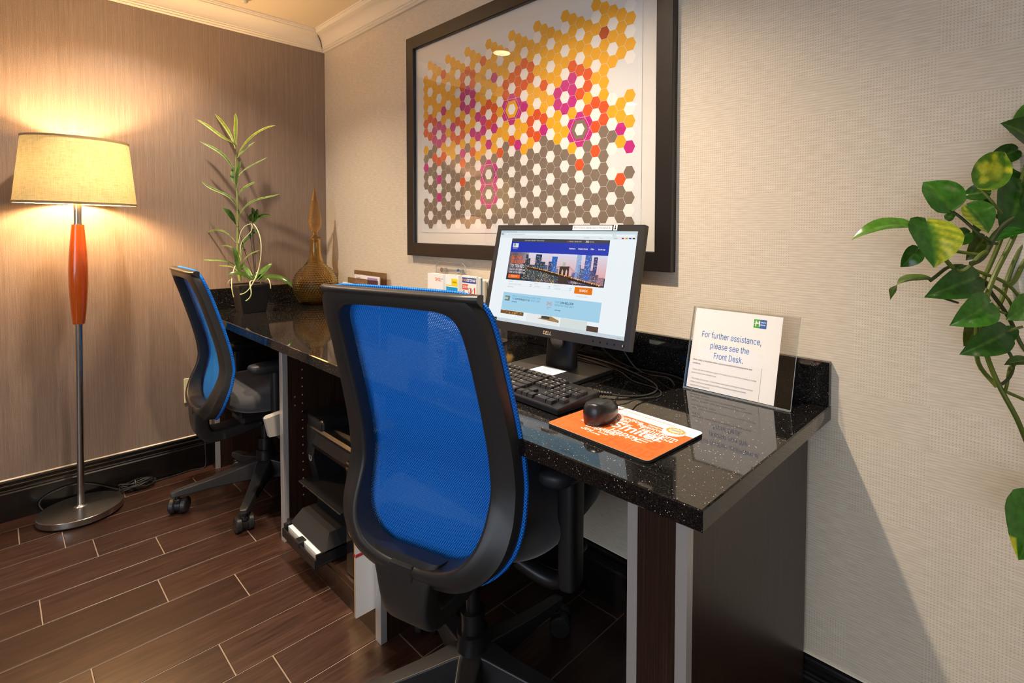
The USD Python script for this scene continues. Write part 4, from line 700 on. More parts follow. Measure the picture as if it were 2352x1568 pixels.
t.part('power_button', mplace(cyl((MW / 2 - .0185, -.0004, -MH / 2 + .011), (MW / 2 - .0185, -.0014, -MH / 2 + .011), .0058, n=24, bev=.0004)), 'black_plastic', True, parent=bezm); t.part('power_light', mplace(box(MW / 2 - .0192, MW / 2 - .0178, -.0018, -.0014, -MH / 2 + .0085, -MH / 2 + .0135)), 'paper', True, smooth=False, parent=bezm)
BR_ = euler(0, 0, .02); bc = np.array([1.958, -.2155, ZD + .0004])
def bpl(m): return place(m, bc, BR_)
t.part('stand_base', bpl(loft(np.array([[(sx * (.128 - a), sy * (.0865 - a), z) for sx, sy in ((-1, -1), (1, -1), (1, 1), (-1, 1))] for z, a in ((0, .003), (.002, .001), (.011, .0), (.013, .0015), (.0135, .004))]), False)), 'dark_plastic', True, smooth=20)
neck = np.array([[(x * w, y0 + y * d, z) for x, y in [(math.cos(a) * (abs(math.cos(a)) + 1e-9) ** -.35, math.sin(a) * (abs(math.sin(a)) + 1e-9) ** -.35) for a in np.linspace(0, 2 * math.pi, 28, endpoint=False)]] for z, w, d, y0 in ((.0135, .052, .021, .020), (.06, .050, .019, .022), (.12, .047, .017, .026), (.17, .046, .016, .032))])
ho = neck; t.part('stand_neck', bpl(loft(neck, False)), 'black_plastic', True, smooth=50)
t.part('cable_ring', bpl(place(lathe([(.0225, -.004), (.027, -.004), (.027, .004), (.0225, .004), (.0225, -.004)], 32), (0, .0035, .087), _rx(math.pi / 2 + .05))), 'dark_plastic', True); t.part('cable_hole', bpl(place(cyl((0, 0, -.001), (0, 0, .002), .0225, n=32), (0, .0015, .087), _rx(math.pi / 2 + .05))), 'chrome', True)
t.part('mount', cat(box(1.91, 2.03, -.205, -.165, .86, 1.03, .008)), 'black_plastic', True)
# stuck-on notices on the bezel
q = Thing('bezel_notice', 'white paper strip about the logout tab taped on top of the monitor frame', 'notice', tuple(MC + MR @ np.array([.07, -.001, MH / 2 - .008])))
def mfr(x, z, d=.0012): return (MC + MR @ np.array([x, -d, z]), ex, ez, en)
st0 = mfr(.035, MH / 2 - .0148); q.part('strip', place(box(0, .128, -.0001, .0006, 0, .0128), st0[0], MR), 'paper', True, smooth=False)
st0 = (st0[0] + en * .0003, ex, ez, en); q.art('printed_line', [(text2d('When finished please click on the logout tab', .006, False, .122, 'l', .003, .0042), '#5a5a5e', 1)], 'print', st0, True)
q = Thing('arrow_sticker', 'small white sticker with a black arrow pointing down on the monitor frame', 'sticker', tuple(MC + MR @ np.array([.175, -.001, MH / 2 - .008]))); st1 = mfr(.167, MH / 2 - .0150); q.part('strip', place(box(0, .0115, -.0001, .0006, 0, .0145), st1[0], MR), 'paper', True, smooth=False)
st1 = (st1[0] + en * .0003, ex, ez, en); q.art('printed_arrow', [(sg.Polygon([(.0045, .013), (.007, .013), (.007, .006), (.0092, .006), (.00575, .0012), (.0023, .006), (.0045, .006)]), '#101012', 1)], 'print', st1, True)
q = Thing('sticky_note', 'small pale blue printed note lying on the monitor base', 'note', (1.972, -.262, ZD + .0142)); q.part('slip', box(-.043, .043, -.028, .028, .0003, .0008), 'paper', smooth=False)
q.art('printed_text', [(rect(-.043, -.028, .043, .028), '#cfe0ee', 1)] + [(text2d(s_, .0048, k == 2, None, 'c', 0, .015 - .011 * k), '#7890a8', 2) for k, s_ in enumerate(('SERVICE HELP', 'call the front desk', 'Extension 0', 'thank you'))], 'print', ((0, 0, .0009), (1, 0, 0), (0, 1, 0), (0, 0, 1)))

# ---------------------------------------------------------------- keyboard, mouse, mouse pad, cables
KY = -.05; KR = euler(math.radians(3.2), 0, KY); KC = np.array([1.982, -.392, ZD])
t = Thing('keyboard', 'black desktop keyboard with white key legends in front of the monitor', 'keyboard', tuple(KC + (0, 0, .0005)), KY)
KW, KD = .444, .132
t.part('case', loft(np.array([[(sx * (KW / 2 - a), sy * (KD / 2 - a), z + (.010 * (sy * (KD / 2 - a) + KD / 2) / KD if z > .004 else 0)) for sx, sy in ((-1, -1), (1, -1), (1, 1), (-1, 1))] for z, a in ((0, .004), (.003, .0005), (.0125, 0), (.0150, .001), (.0155, .003))]), False), 'black_plastic', smooth=20)
rows = [('Esc F1 F2 F3 F4 F5 F6 F7 F8 F9 F10 F11 F12'.split(), [1] * 13), ('` 1 2 3 4 5 6 7 8 9 0 - ='.split() + ['Bksp'], [1] * 13 + [2]), (['Tab'] + list('QWERTYUIOP[]\\'), [1.5] + [1] * 12 + [1.5]), (['Caps'] + list("ASDFGHJKL;'") + ['Enter'], [1.75] + [1] * 11 + [2.25]), (['Shift'] + list('ZXCVBNM,./') + ['Shift'], [2.25] + [1] * 10 + [2.75]), (['Ctrl', 'Win', 'Alt', '', 'Alt', 'Win', 'Menu', 'Ctrl'], [1.25, 1.25, 1.25, 6.25, 1.25, 1.25, 1.25, 1.25])]
U1 = .01905; keys = []
ky0 = KD / 2 - .0155
for r_, (names, ws) in enumerate(rows):
    x = -KW / 2 + .008; yk = ky0 - r_ * .0192 - (.004 if r_ else 0)
    for k, (n_, w_) in enumerate(zip(names, ws)):
        if r_ == 0 and k in (1, 5, 9): x += U1 * (1. if k == 1 else .5)
        keys.append((n_, x, x + w_ * U1, yk)); x += w_ * U1
    x = -KW / 2 + .008 + 15.25 * U1; nav = {0: ['PrtSc', 'Scrl', 'Brk'], 1: ['Ins', 'Home', 'PgUp'], 2: ['Del', 'End', 'PgDn'], 4: ['', '▲', ''], 5: ['◀', '▼', '▶']}.get(r_, [])
    for k, n_ in enumerate(nav):
        if n_: keys.append((n_ if ord(n_[0]) < 128 else '', x + k * U1, x + (k + 1) * U1, yk))
    x = -KW / 2 + .008 + 18.5 * U1
    for k, n_ in enumerate({1: 'N / * -', 2: '7 8 9 +', 3: '4 5 6', 4: '1 2 3 E', 5: '0 . '}.get(r_, '').split()):
        w_ = 2 if (r_ == 5 and k == 0) else 1; xx = x + (k + (1 if r_ == 5 and k == 1 else 0)) * U1; keys.append((n_, xx, xx + w_ * U1, yk))
leg = []
for n_, x0, x1, yk in keys:
    zb = .0155 + .010 * (yk + KD / 2) / KD - .001; zt = zb + .0088; g = .0007; a = .0028
    q = hull([(x, y, zb) for x in (x0 + g, x1 - g) for y in (yk - .0095, yk + .0088)] + [(x, y, zt - (.0 if abs(x - (x0 + x1) / 2) else 0)) for x in (x0 + a, x1 - a) for y in (yk - .0062, yk + .0072)] + [(x, y, zt - .0012) for x in (x0 + a - .0012, x1 - a + .0012) for y in (yk - .0072, yk + .0080)])
    kp = t.part('key', q, 'dark_plastic', smooth=False)
    if n_:
        h = .0042 if len(n_) == 1 else .0026; leg.append((text2d(n_, h, True, None if len(n_) == 1 else min(.0105, .0026 * len(n_)), 'l', x0 + .0036, yk + (.001 if len(n_) == 1 else .002)), zt))
V, F, n = [], [], 0
for g, z in leg:
    for q in geoms(g):
        v, f = trimesh.creation.triangulate_polygon(q, engine='earcut'); f = np.array(f)
        P = np.c_[np.array(v), np.full(len(v), z + .00012)]; t0 = P[f[0]]
        if np.cross(t0[1] - t0[0], t0[2] - t0[0])[2] < 0: f = f[:, ::-1]
        V.append(P); F.append(f + n); n += len(P)
t.part('key_legends', trimesh.Trimesh(np.vstack(V), np.vstack(F), process=False), 'paper', smooth=False, kind='stuff')
MPC, MPR = np.array([2.344, -.434, ZD + .0004]), -.05
t = Thing('mouse_pad', 'orange mouse pad with white word cloud and a white top band', 'mouse pad', tuple(MPC), MPR)
pw, pd = .247, .178; pad = rrect(-pw / 2, -pd / 2, pw / 2, pd / 2, .010, 6)
t.part('rubber', extr(pad, .0048), 'felt', smooth=False); t.part('cloth_top', extr(pad, .0006, (0, 0, .0048)), 'paper', smooth=False)
PP = [(pad, '#f2631a', 1), (pad.intersection(sg.Polygon([(-pw / 2, .055), (0, .052), (pw / 2, .050), (pw / 2, .1), (-pw / 2, .1)])), '#f6f4f2', 2), (sg.Point(.082, .052).buffer(.024, 16).intersection(pad), '#f6f4f2', 2)]
rp = random.Random(3)
star = sg.Polygon([((.0165 if k % 2 else .0205) * math.cos(k * math.pi / 16) * 1.1 + .082, (.0125 if k % 2 else .0155) * math.sin(k * math.pi / 16) + .056) for k in range(32)])
PP += [(star, '#f0902a', 3), (affinity.scale(star, .72, .72), '#f6d8b0', 4), (sg.Polygon([(.07, .052), (.094, .054), (.092, .062), (.074, .06)]), '#a8a29a', 5), (text2d('IHG', .017, True, x=-.112, y=.060), '#e4572a', 3), (text2d('True Hospitality is what we are all about', .0052, True, .135, 'l', -.068, .073), '#e2703a', 3), (text2d('Celebrate Service week every day in every hotel', .0032, False, .11, 'l', -.062, .064), '#eca27a', 3), (text2d('with the people who make it happen', .0032, False, .08, 'l', -.04, .058), '#eca27a', 3)]
for s_, h, x, y, r_ in (('Smile!', .029, -.030, -.012, 0), ('Happy', .017, -.012, -.034, 0), ('Empower', .0125, -.060, -.046, 0), ('Transform', .0135, .020, .013, 0), ('Resolve', .0115, .010, .028, 0), ('Confidence', .010, .034, .002, 0), ('Great', .0125, -.052, .022, 0), ('Recognition', .0115, -.072, .036, 0), ('Summer', .009, -.040, .012, 0), ('Results', .0085, .052, -.010, 0), ('Joy', .012, -.058, -.062, 0), ('Positive Attitude', .0058, -.055, -.036, 0), ('Care', .0085, -.078, .0, 0), ('Trust', .0075, -.082, -.012, 0), ('Respect', .007, -.086, -.022, 0), ('Passion', .0065, .026, .041, 0), ('Service', .0055, -.086, -.032, 0), ('Leader', .0055, .058, -.020, 0), ('Excellent', .0052, .046, -.029, 0), ('Team', .0055, .05, -.038, 0), ('Loyalty', .005, -.03, -.064, 0), ('Growth', .0052, -.02, -.054, 0), ('Proud', .006, -.06, .047, 0), ('Win', .006, .07, .024, 0)):
    PP.append((text2d(s_, h, True, x=x, y=y), '#fbf6f0', 4))
for s_, x, y, h in (('Happy', .015, -.078, .030), ('e', .075, -.045, .045), ('Loyalty', -.115, -.045, .018), ('Positive Attitude', -.08, -.085, .011), ('Win', -.115, -.015, .02), ('Unity', -.11, .012, .013), ('Pride', -.1, .03, .012)):
    PP.append((text2d(s_, h, True, x=x, y=y).intersection(pad.buffer(-.002)), '#e4570f', 2))
t.art('printed_words', PP, 'print', ((0, 0, .00545), (1, 0, 0), (0, 1, 0), (0, 0, 1)), step=.00005)
MOC = np.array([2.284, -.428, ZD + .0063]); t = Thing('computer_mouse', 'black wired computer mouse resting on the orange mouse pad', 'mouse', tuple(MOC), .24)
th = np.linspace(0, 2 * math.pi, 48, endpoint=False); cl, sl = np.cos(th), np.sin(th)
def mring(w, d, z, yo, tl): return np.stack([w * np.sign(cl) * np.abs(cl) ** .8 * (1 - .10 * np.clip(sl, 0, 1)), yo + d * np.sign(sl) * np.abs(sl) ** .85, z + tl * sl * np.clip(z / .03, 0, 1)], 1)
MRs = [(.025, .043, .0, 0, 0), (.0290, .0475, .002, 0, 0), (.0302, .0490, .012, 0, -.001), (.0302, .0482, .020, -.001, -.003), (.0287, .0455, .0285, -.002, -.005), (.0250, .039, .0350, -.004, -.0055), (.0187, .032, .0388, -.006, -.004), (.0095, .017, .0402, -.007, -.002), (.001, .002, .0405, -.008, 0)]
t.part('shell', loft(np.array([mring(*q) for q in MRs]), False), 'black_satin', smooth=60)
t.part('wheel', place(cyl((-.0035, 0, 0), (.0035, 0, 0), .009, n=24, bev=.0015), (0, .027, .0262)), 'black_plastic'); t.part('button_gap', tube([(0, .006, .0400), (0, .016, .0380), (0, .027, .0347), (0, .037, .029), (0, .0445, .021)], .0007, 6, 14), 'dark_slot')
t.part('cord_sleeve', cyl((0, .046, .009), (0, .062, .008), .0035, .0025, n=12), 'black_plastic')
dz = ZD + .0022
t.part('cord', tube([MOC + (-.0147, .060, .008), (2.280, -.325, dz + .012), (2.268, -.272, dz + .004), (2.285, -.215, dz), (2.262, -.175, dz), (2.175, -.155, dz), (2.11, -.115, dz), (2.03, -.085, dz), (1.90, -.06, dz), (1.82, -.05, dz)], .0017, 8, 80), 'cable', True)
t = Thing('cord', 'thick black keyboard cord curling beside the monitor base', 'cord', (2.19, -.30, ZD)); dz = ZD + .0027
t.part('strain_relief', cat([cyl((2.168 + .0055 * k, -.312 + .0035 * k, dz + .0055), (2.1712 + .0055 * k, -.310 + .0035 * k, dz + .0055), .0062 - .0002 * k, n=14) for k in range(7)]), 'black_plastic', True)
t.part('cord', tube([(2.165, -.314, dz + .0055), (2.205, -.288, dz + .003), (2.245, -.255, dz), (2.262, -.20, dz), (2.235, -.148, dz), (2.16, -.105, dz), (2.06, -.065, dz), (1.94, -.04, dz), (1.80, -.035, dz)], .0025, 8, 60), 'cable', True)
t = Thing('monitor_cables', 'loose black cables lying behind the monitor stand', 'cable', (1.97, -.08, ZD))
for k, pts in enumerate(([(2.05, -.10, .12), (2.08, -.07, .05), (2.12, -.06, .004), (2.19, -.075, .003), (2.27, -.12, .003)], [(1.96, -.08, .14), (1.99, -.05, .04), (2.06, -.04, .004), (2.17, -.045, .003), (2.26, -.06, .003)], [(1.90, -.085, .10), (1.86, -.055, .02), (1.83, -.07, .004), (1.80, -.12, .003), (1.79, -.14, .003)])): t.part('cable', tube([(x, y, ZD + z) for x, y, z in pts], .0022, 8, 40), 'cable', True)

# ---------------------------------------------------------------- sign in its acrylic stand
SC, SRm = np.array([2.4177, -.1075, ZD + .0016]), euler(-.2519, 0, -.0058); ex, en, ez = SRm[:, 0], -SRm[:, 1], SRm[:, 2]; sw, shh = .2589, .2015
t = Thing('sign_holder', 'clear acrylic slanted sign stand near the right end of the desk', 'sign holder', (2.4177, -.07, ZD + .0004))
def spl(m): return place(m, SC, SRm)
fy = dict(ex=(1, 0, 0), ey=(0, 0, 1), ez=(0, -1, 0))
t.part('front_sheet', spl(box(-sw / 2, sw / 2, -.0034, -.0016, 0, shh)), 'acrylic', True, smooth=False); t.part('rear_sheet', spl(box(-sw / 2, sw / 2, .0024, .0044, .004, shh)), 'acrylic', True, smooth=False)
t.part('edge', cat(spl(box(-sw / 2, sw / 2, -.002, .0044, shh, shh + .0014)), spl(box(sw / 2, sw / 2 + .0008, -.002, 0, 0, shh)), spl(box(-sw / 2 - .0008, -sw / 2, -.002, .0044, 0, shh))), 'acrylic_edge', True, smooth=False)
t.part('foot', box(2.4177 - sw / 2, 2.4177 + sw / 2, -.109, -.026, ZD + .0005, ZD + .0028), 'acrylic', True, smooth=False)
t.part('fold', box(2.4177 - sw / 2, 2.4177 + sw / 2, -.1105, -.1075, ZD + .0005, ZD + .004), 'acrylic_edge', True, smooth=False)
pw = .2155; px = -sw / 2 + .0065; q = Thing('sign_sheet', 'white sign reading For further assistance, please see the Front Desk', 'sign', tuple(SC + ez * .003))
q.part('paper', spl(box(px, px + pw, .0008, .0012, .0035, shh - .003)), 'paper', True, smooth=False)
o = SC + SRm @ np.array([px, .0006, .0035]); hh = shh - .0065; A = [(rect(0, 0, pw, hh), '#f4f2f0', 1)]
for s_, y, w_ in (('For further assistance,', .1255, .150), ('please see the', .1010, .098), ('Front Desk.', .0775, .074)): A.append((text2d(s_, .0143, False, w_, 'c', .098, y), '#2f6cb8', 2))
A += [(rect(.150, .164, .1645, .184), '#4aa83a', 2), (rect(.1645, .164, .180, .184), '#2a62b4', 2), (text2d('H', .0125, True, x=.1525, y=.168), '#ffffff', 3), (sg.LineString([(.1515, .1735), (.156, .1765), (.1625, .1785)]).buffer(.0006), '#ffffff', 3), (text2d('Holiday Inn', .0030, True, .0125, 'l', .1658, .1765), '#ffffff', 3), (text2d('Express', .0036, True, .0115, 'l', .1658, .1705), '#ffffff', 3)]
q.art('printed_text', A, 'print', (o, ex, ez, en), True)
q = Thing('terms_sheet', 'smaller paper with small printed terms, at the bottom of the sign', 'paper', tuple(SC + ez * .0035))
tw, tz = .180, .079; q.part('paper', spl(box(px + .001, px + .001 + tw, .0001, .0004, .0038, tz)), 'paper', True, smooth=False); o = SC + SRm @ np.array([px + .001, 0., .0038]); A = [(rect(0, 0, tw, tz - .0038), '#f1efed', 1), (rect(tw - .0005, 0, tw, tz - .004), '#c8c4c0', 2)]
for s_, y, b, w_ in (('When using our business center, you must accept the following terms and', .069, True, .150), ('conditions:', .0605, True, .022), ('-Guests will need to limit their usage to 15 minutes only in order to be courteous to other', .0455, False, .163), ('guests who also need internet access.', .0375, False, .066), ('-The Holiday Inn Express - Castro Valley Hotel reserves the right to refuse business', .0235, False, .157), ('center access to any registered guest if the websites being visited are deemed', .0155, False, .142), ('inappropriate by management.', .0075, False, .053)): A.append((text2d(s_, .0034, b, w_, 'l', .008, y - .0028), '#5a4442', 2))
q.art('printed_text', A, 'print', (o, ex, ez, en), True)

# ---------------------------------------------------------------- in the cabinet
t = Thing('printer', 'black all-in-one printer with its paper tray pulled out in the open cabinet', 'printer', (1.18, -.32, SH + .0004)); z0 = SH + .0006
px0, px1 = 1.0, 1.384
t.part('lower_body', box(px0 + .008, px1 - .008, -.475, -.10, z0 + .004, z0 + .105, .006), 'printer_black', True, smooth=20)
t.part('side_cheek', cat(extr(sg.Polygon([(-.475, .10), (-.505, .245), (-.50, .275), (-.12, .275), (-.12, .10)]), .058, (px0, 0, z0), (0, 1, 0), (0, 0, 1), (1, 0, 0))), 'printer_black', True, smooth=20); t.part('side_cheek', extr(sg.Polygon([(-.475, .10), (-.485, .275), (-.12, .275), (-.12, .10)]), .05, (px1 - .05, 0, z0), (0, 1, 0), (0, 0, 1), (1, 0, 0)), 'printer_black', True, smooth=20)
t.part('cavity_back', box(px0 + .05, px1 - .05, -.30, -.12, z0 + .10, z0 + .275), 'gloss_black', True, smooth=False)
t.part('scanner_unit', box(px0 - .004, px1, -.505, -.10, z0 + .272, z0 + .352, .008), 'printer_black', True, smooth=20)
t.part('control_panel', hull([(x, y, z) for x in (px0 + .085, px1 - .03) for y, z in ((-.504, z0 + .285), (-.520, z0 + .296), (-.520, z0 + .306), (-.50, z0 + .345))]), 'gloss_black', True, smooth=20)
t.part('document_feeder', cat(loft(np.array([[(x, y, z) for x, y in ((px0, -.50), (px0 + .10, -.50), (px0 + .10, -.12), (px0, -.12))] for z in (z0 + .339, z0 + .385)]), False)), 'printer_black', True, smooth=20)
t.part('feeder_cover', hullsph([((x, y, z), .012) for x in (px0 + .012, px0 + .115) for y in (-.49, -.13) for z in (z0 + .35, z0 + .372)]), 'printer_black', True)
t.part('feeder_tray', hull([(x, y, z) for x in (px0 + .11, px1 - .01) for y in (-.47, -.14) for z in (z0 + .345, z0 + .352)] + [(px1 - .01, y, z0 + .375) for y in (-.47, -.14)]), 'gloss_black', True, smooth=False); t.part('paper_guide', box(px0 + .14, px0 + .25, -.40, -.38, z0 + .352, z0 + .37, .003), 'printer_black', True, smooth=False)
t.part('output_tray', box(px0 + .012, px1 - .045, -.540, -.28, z0 + .153, z0 + .158, .002), 'printer_black', True, smooth=False)
lo = sg.Point(px0 + .029, z0 + .235).buffer(.0135, 20); bx3 = dict(ex=(1, 0, 0), ey=(0, 0, 1), ez=(0, -1, 0))
badge = t.part('maker_badge', place(extr(lo, .001, (0, 0, 0), **bx3), (0, -.5035, 0)), 'aluminium', True, smooth=False)
t.art('badge_lettering', [(affinity.skew(text2d('hp', .011, True, x=px0 + .0215, y=z0 + .2315), 12), '#1a1a1c', 1)], 'print', ((0, -.5047, 0), (1, 0, 0), (0, 0, 1), (0, -1, 0)), True, parent=badge)
ct = t.part('paper_tray', cat(box(px0 + .05, px1 - .07, -.602, -.43, z0 + .003, z0 + .012, .002), box(px0 + .05, px0 + .056, -.602, -.43, z0 + .012, z0 + .045), box(px1 - .076, px1 - .07, -.602, -.43, z0 + .012, z0 + .045), box(px0 + .05, px1 - .07, -.607, -.602, z0 + .003, z0 + .030), box(px0 + .16, px0 + .195, -.610, -.582, z0 + .014, z0 + .04, .004)), 'printer_black', True, smooth=20)
t.part('tray_cover', hull([(x, y, z) for x in (px0 + .05, px1 - .07) for y, z in ((-.566, z0 + .046), (-.43, z0 + .046), (-.580, z0 + .040), (-.43, z0 + .040))] + [(x, y, z0 + .086) for x in (px0 + .075, px1 - .095) for y in (-.55, -.42)]), 'dark_plastic', True, smooth=20)
p = Thing('printer_paper', 'stack of white paper in the printer tray', 'paper', (px0 + .17, -.53, z0 + .0125)); p.part('ream', box(px0 + .062, px1 - .082, -.592, -.435, z0 + .0125, z0 + .036), 'paper', True, smooth=False)
t = Thing('desktop_computer', 'slim black desktop computer standing on edge beside the printer', 'computer', (1.435, -.36, SH + .0004)); cx0, cx1, cz1 = 1.392, 1.485, SH + .343
t.part('case', box(cx0 + .002, cx1 - .002, -.52, -.10, SH + .0006, cz1 - .003, .003), 'black_plastic', True, smooth=False); fr = t.part('front_panel', box(cx0, cx1, -.545, -.5205, SH + .0006, cz1, .004), 'gloss_black', True, smooth=False)
t.part('top_grip', box(cx0 + .004, cx1 - .004, -.5462, -.5452, cz1 - .022, cz1 - .016), 'chrome', True, smooth=False, parent=fr)
lg = sg.Point(cx0 + .036, SH + .145); t.art('maker_badge', [(lg.buffer(.0215, 28).difference(lg.buffer(.0195, 28)), '#b0b0b4', 1), (text2d('DELL', .0085, True, .028, 'c', cx0 + .036, SH + .141), '#b0b0b4', 1)], 'print', ((0, -.5454, 0), (1, 0, 0), (0, 0, 1), (0, -1, 0)), True, parent=fr)
t.art('licence_sticker', [(rect(cx0 + .055, SH + .028, cx0 + .083, SH + .062), '#dfe4ea', 1), (rect(cx0 + .058, SH + .045, cx0 + .080, SH + .058), '#3a6ab8', 2)], 'print', ((0, -.5454, 0), (1, 0, 0), (0, 0, 1), (0, -1, 0)), True, parent=fr)
t = Thing('flattened_carton', 'flattened white cardboard carton with a red stripe beside the computer', 'carton', (1.585, -.45, SH + .0004)); CRm = _rz(-.012); cc = np.array([1.588, -.614, SH + .0006])
t.part('board', place(box(0, .010, 0, .40, 0, .438), cc, CRm), 'carton_white', True, smooth=False); t.part('corrugated_edge', place(box(.0012, .0088, -.0006, .0, .001, .437), cc, CRm), 'card_brown', True, smooth=False)
t.art('red_stripe', [(sg.Polygon([(.0, .166), (.4, .166), (.4, .1745), (0, .1745)]), '#c02a30', 1)], 'print', (cc + CRm @ np.array([.0102, 0, 0]), CRm @ np.array([0, 1, 0]), np.array([0, 0, 1]), CRm @ np.array([1, 0, 0])), True)
t.art('red_mark', [(rect(-.0095, .166, -.0005, .1745), '#c02a30', 1)], 'print', (cc + CRm @ np.array([0, -.0007, 0]), CRm @ np.array([-1, 0, 0]), np.array([0, 0, 1]), CRm @ np.array([0, -1, 0])), True)
t = Thing('paper_pocket', 'black side pocket fixed to the cabinet side beside the left chair', 'pocket', (.89, -.47, .36))
t.part('pocket', cat(box(.858, .862, -.555, -.30, .362, .44), box(.858, .9115, -.555, -.30, .360, .364), box(.9085, .9115, -.555, -.30, .362, .47)), 'black_plastic', True, smooth=False)
t = Thing('paper_stack', 'sagging stack of printed papers sticking out beside the left chair arm', 'papers', (.88, -.5, .366))
for k in range(3):
    x = .872 + .009 * k; sh_ = np.array([[(x, -.36 - .02 * math.sin(k), .366), (x, -.585 - .006 * (k % 3), .385 + .004 * (k % 2)), (x + .001, -.60 - .006 * (k % 3), .455), (x + .001, -.36, .49)], [(x + .007, -.36, .366), (x + .007, -.58 - .006 * (k % 3), .380), (x + .008, -.595 - .006 * (k % 3), .45), (x + .008, -.36, .488)]])
    t.part('sheaf', loft(sh_, False), 'newsprint', True, smooth=False)

# ---------------------------------------------------------------- plants
def leaf(cl, widths, face, color, fold=.18, wave=0., m=7, n=22, tw=0.):
    """blade along the centre line cl, turned towards face; color(u, s) in sRGB; returns (mesh, linear colours)"""
    p = curve(cl, n); s = np.linspace(0, 1, n); w = np.interp(s, np.linspace(0, 1, len(widths)), widths) if not callable(widths) else widths(s)
    tg = np.gradient(p, axis=0); tg /= np.linalg.norm(tg, axis=1, keepdims=True); f = np.asarray(face, float); f = f / np.linalg.norm(f)
    sd = np.cross(tg, f); sd /= np.linalg.norm(sd, axis=1, keepdims=True) + 1e-9; nn = np.cross(sd, tg)
    if tw: a = tw * s; sd, nn = sd * np.cos(a)[:, None] + nn * np.sin(a)[:, None], nn * np.cos(a)[:, None] - sd * np.sin(a)[:, None]
    u = np.linspace(-1, 1, m); off = (np.abs(u)[None] ** 1.4 * fold + wave * np.sin(9 * s[:, None] + 2 * u[None])) * w[:, None]
    G = p[:, None] + sd[:, None] * (u[None, :, None] * w[:, None, None]) + nn[:, None] * off[..., None]
    col = np.array([[lin(color(a, b)) for a in u] for b in s]).reshape(-1, 3)
    return grid_mesh(G), col
def leaf_part(t, name, lf, m='leaf', world=True, label=None):
    p = t.part(name, lf[0], m, world, smooth=True, label=label)
    UsdGeom.PrimvarsAPI(p).CreatePrimvar('col', Sdf.ValueTypeNames.Color3fArray, 'vertex').Set(Vt.Vec3fArray.FromNumpy(lf[1].astype(np.float32))); return p
def rgb(h): return np.array([int(h[i:i + 2], 16) for i in (1, 3, 5)], float)
def mixc(a, b, k): return tuple(rgb(a) + (rgb(b) - rgb(a)) * k) if isinstance(a, str) else a
PC = np.array([.198, -.437]); VD = -CR[:, 2]; TOC = CR[:, 2]
DP = float((np.array([PC[0], PC[1], 1.1]) - CAM) @ VD)
t = Thing('potted_plant', 'black square pot with a tall thin striped-leaf cane plant and an orchid on the desk', 'plant', (PC[0], PC[1], ZD + .0004))
def sq(h, r, z): return np.array([(PC[0] + x * h, PC[1] + y * h, z) for x, y in [(c * (1 - r) * 1.0 + math.cos(a) * r, d * (1 - r) + math.sin(a) * r) for c, d, a0 in ((1, 1, 0), (-1, 1, math.pi / 2), (-1, -1, math.pi), (1, -1, 1.5 * math.pi)) for a in a0 + np.linspace(0, math.pi / 2, 4)]])
zb, zr = ZD + .0006, .872
t.part('pot', loft(np.array([sq(.049, .1, zb), sq(.050, .1, zb + .003), sq(.0655, .1, zr - .012), sq(.0655, .1, zr - .0119), sq(.0685, .1, zr - .0115), sq(.069, .1, zr), sq(.0665, .1, zr), sq(.064, .1, zr - .008), sq(.063, .1, zr - .012)]), False), 'pot_black', True, smooth=20)
so_ = grid_mesh(np.array([[(PC[0] + x, PC[1] + y, zr - .010 + .006 * meshkit.noise(np.array([x * 90, y * 90, 1.]))) for y in np.linspace(-.063, .063, 20)] for x in np.linspace(-.063, .063, 20)])); t.part('soil', so_, 'soil', True, smooth=True)
def c2(x, y, dd=0.): return at(350 + x / 3.0745, 250 + y / 3.0745, DP - dd)
cane = [c2(620, 1215, 0), c2(612, 1150), c2(603, 950), c2(602, 720), c2(596, 560), c2(590, 420), c2(594, 300)]
t.part('cane', tube(cane, [.0072, .0066, .0052, .0044, .0036, .0028, .0022], 10, 60), 'cane', True)
nd = []
for yv in (950, 830, 715): q = c2(603, yv); nd.append(cyl(q - (0, 0, .0018), q + (0, 0, .0018), .0056, n=14))
t.part('cane_node', cat(nd), 'vine_stem', True)
def drac(u, s): return tuple(rgb('#4f7a2c') * (1 - max(0, abs(u) - .45) * 1.6) + rgb('#d9d68e') * max(0, abs(u) - .45) * 1.6) if s < 2 else None
def dyel(u, s): a = min(1, max(0, abs(u) - .35) * 1.5 + .15 * s); return tuple(rgb('#5d8230') * (1 - a) + rgb('#cbbb52') * a)
def dgreen(u, s): a = max(0, abs(u) - .7) * 1.2; return tuple(rgb('#476b27') * (1 - a) + rgb('#b9c487') * a)
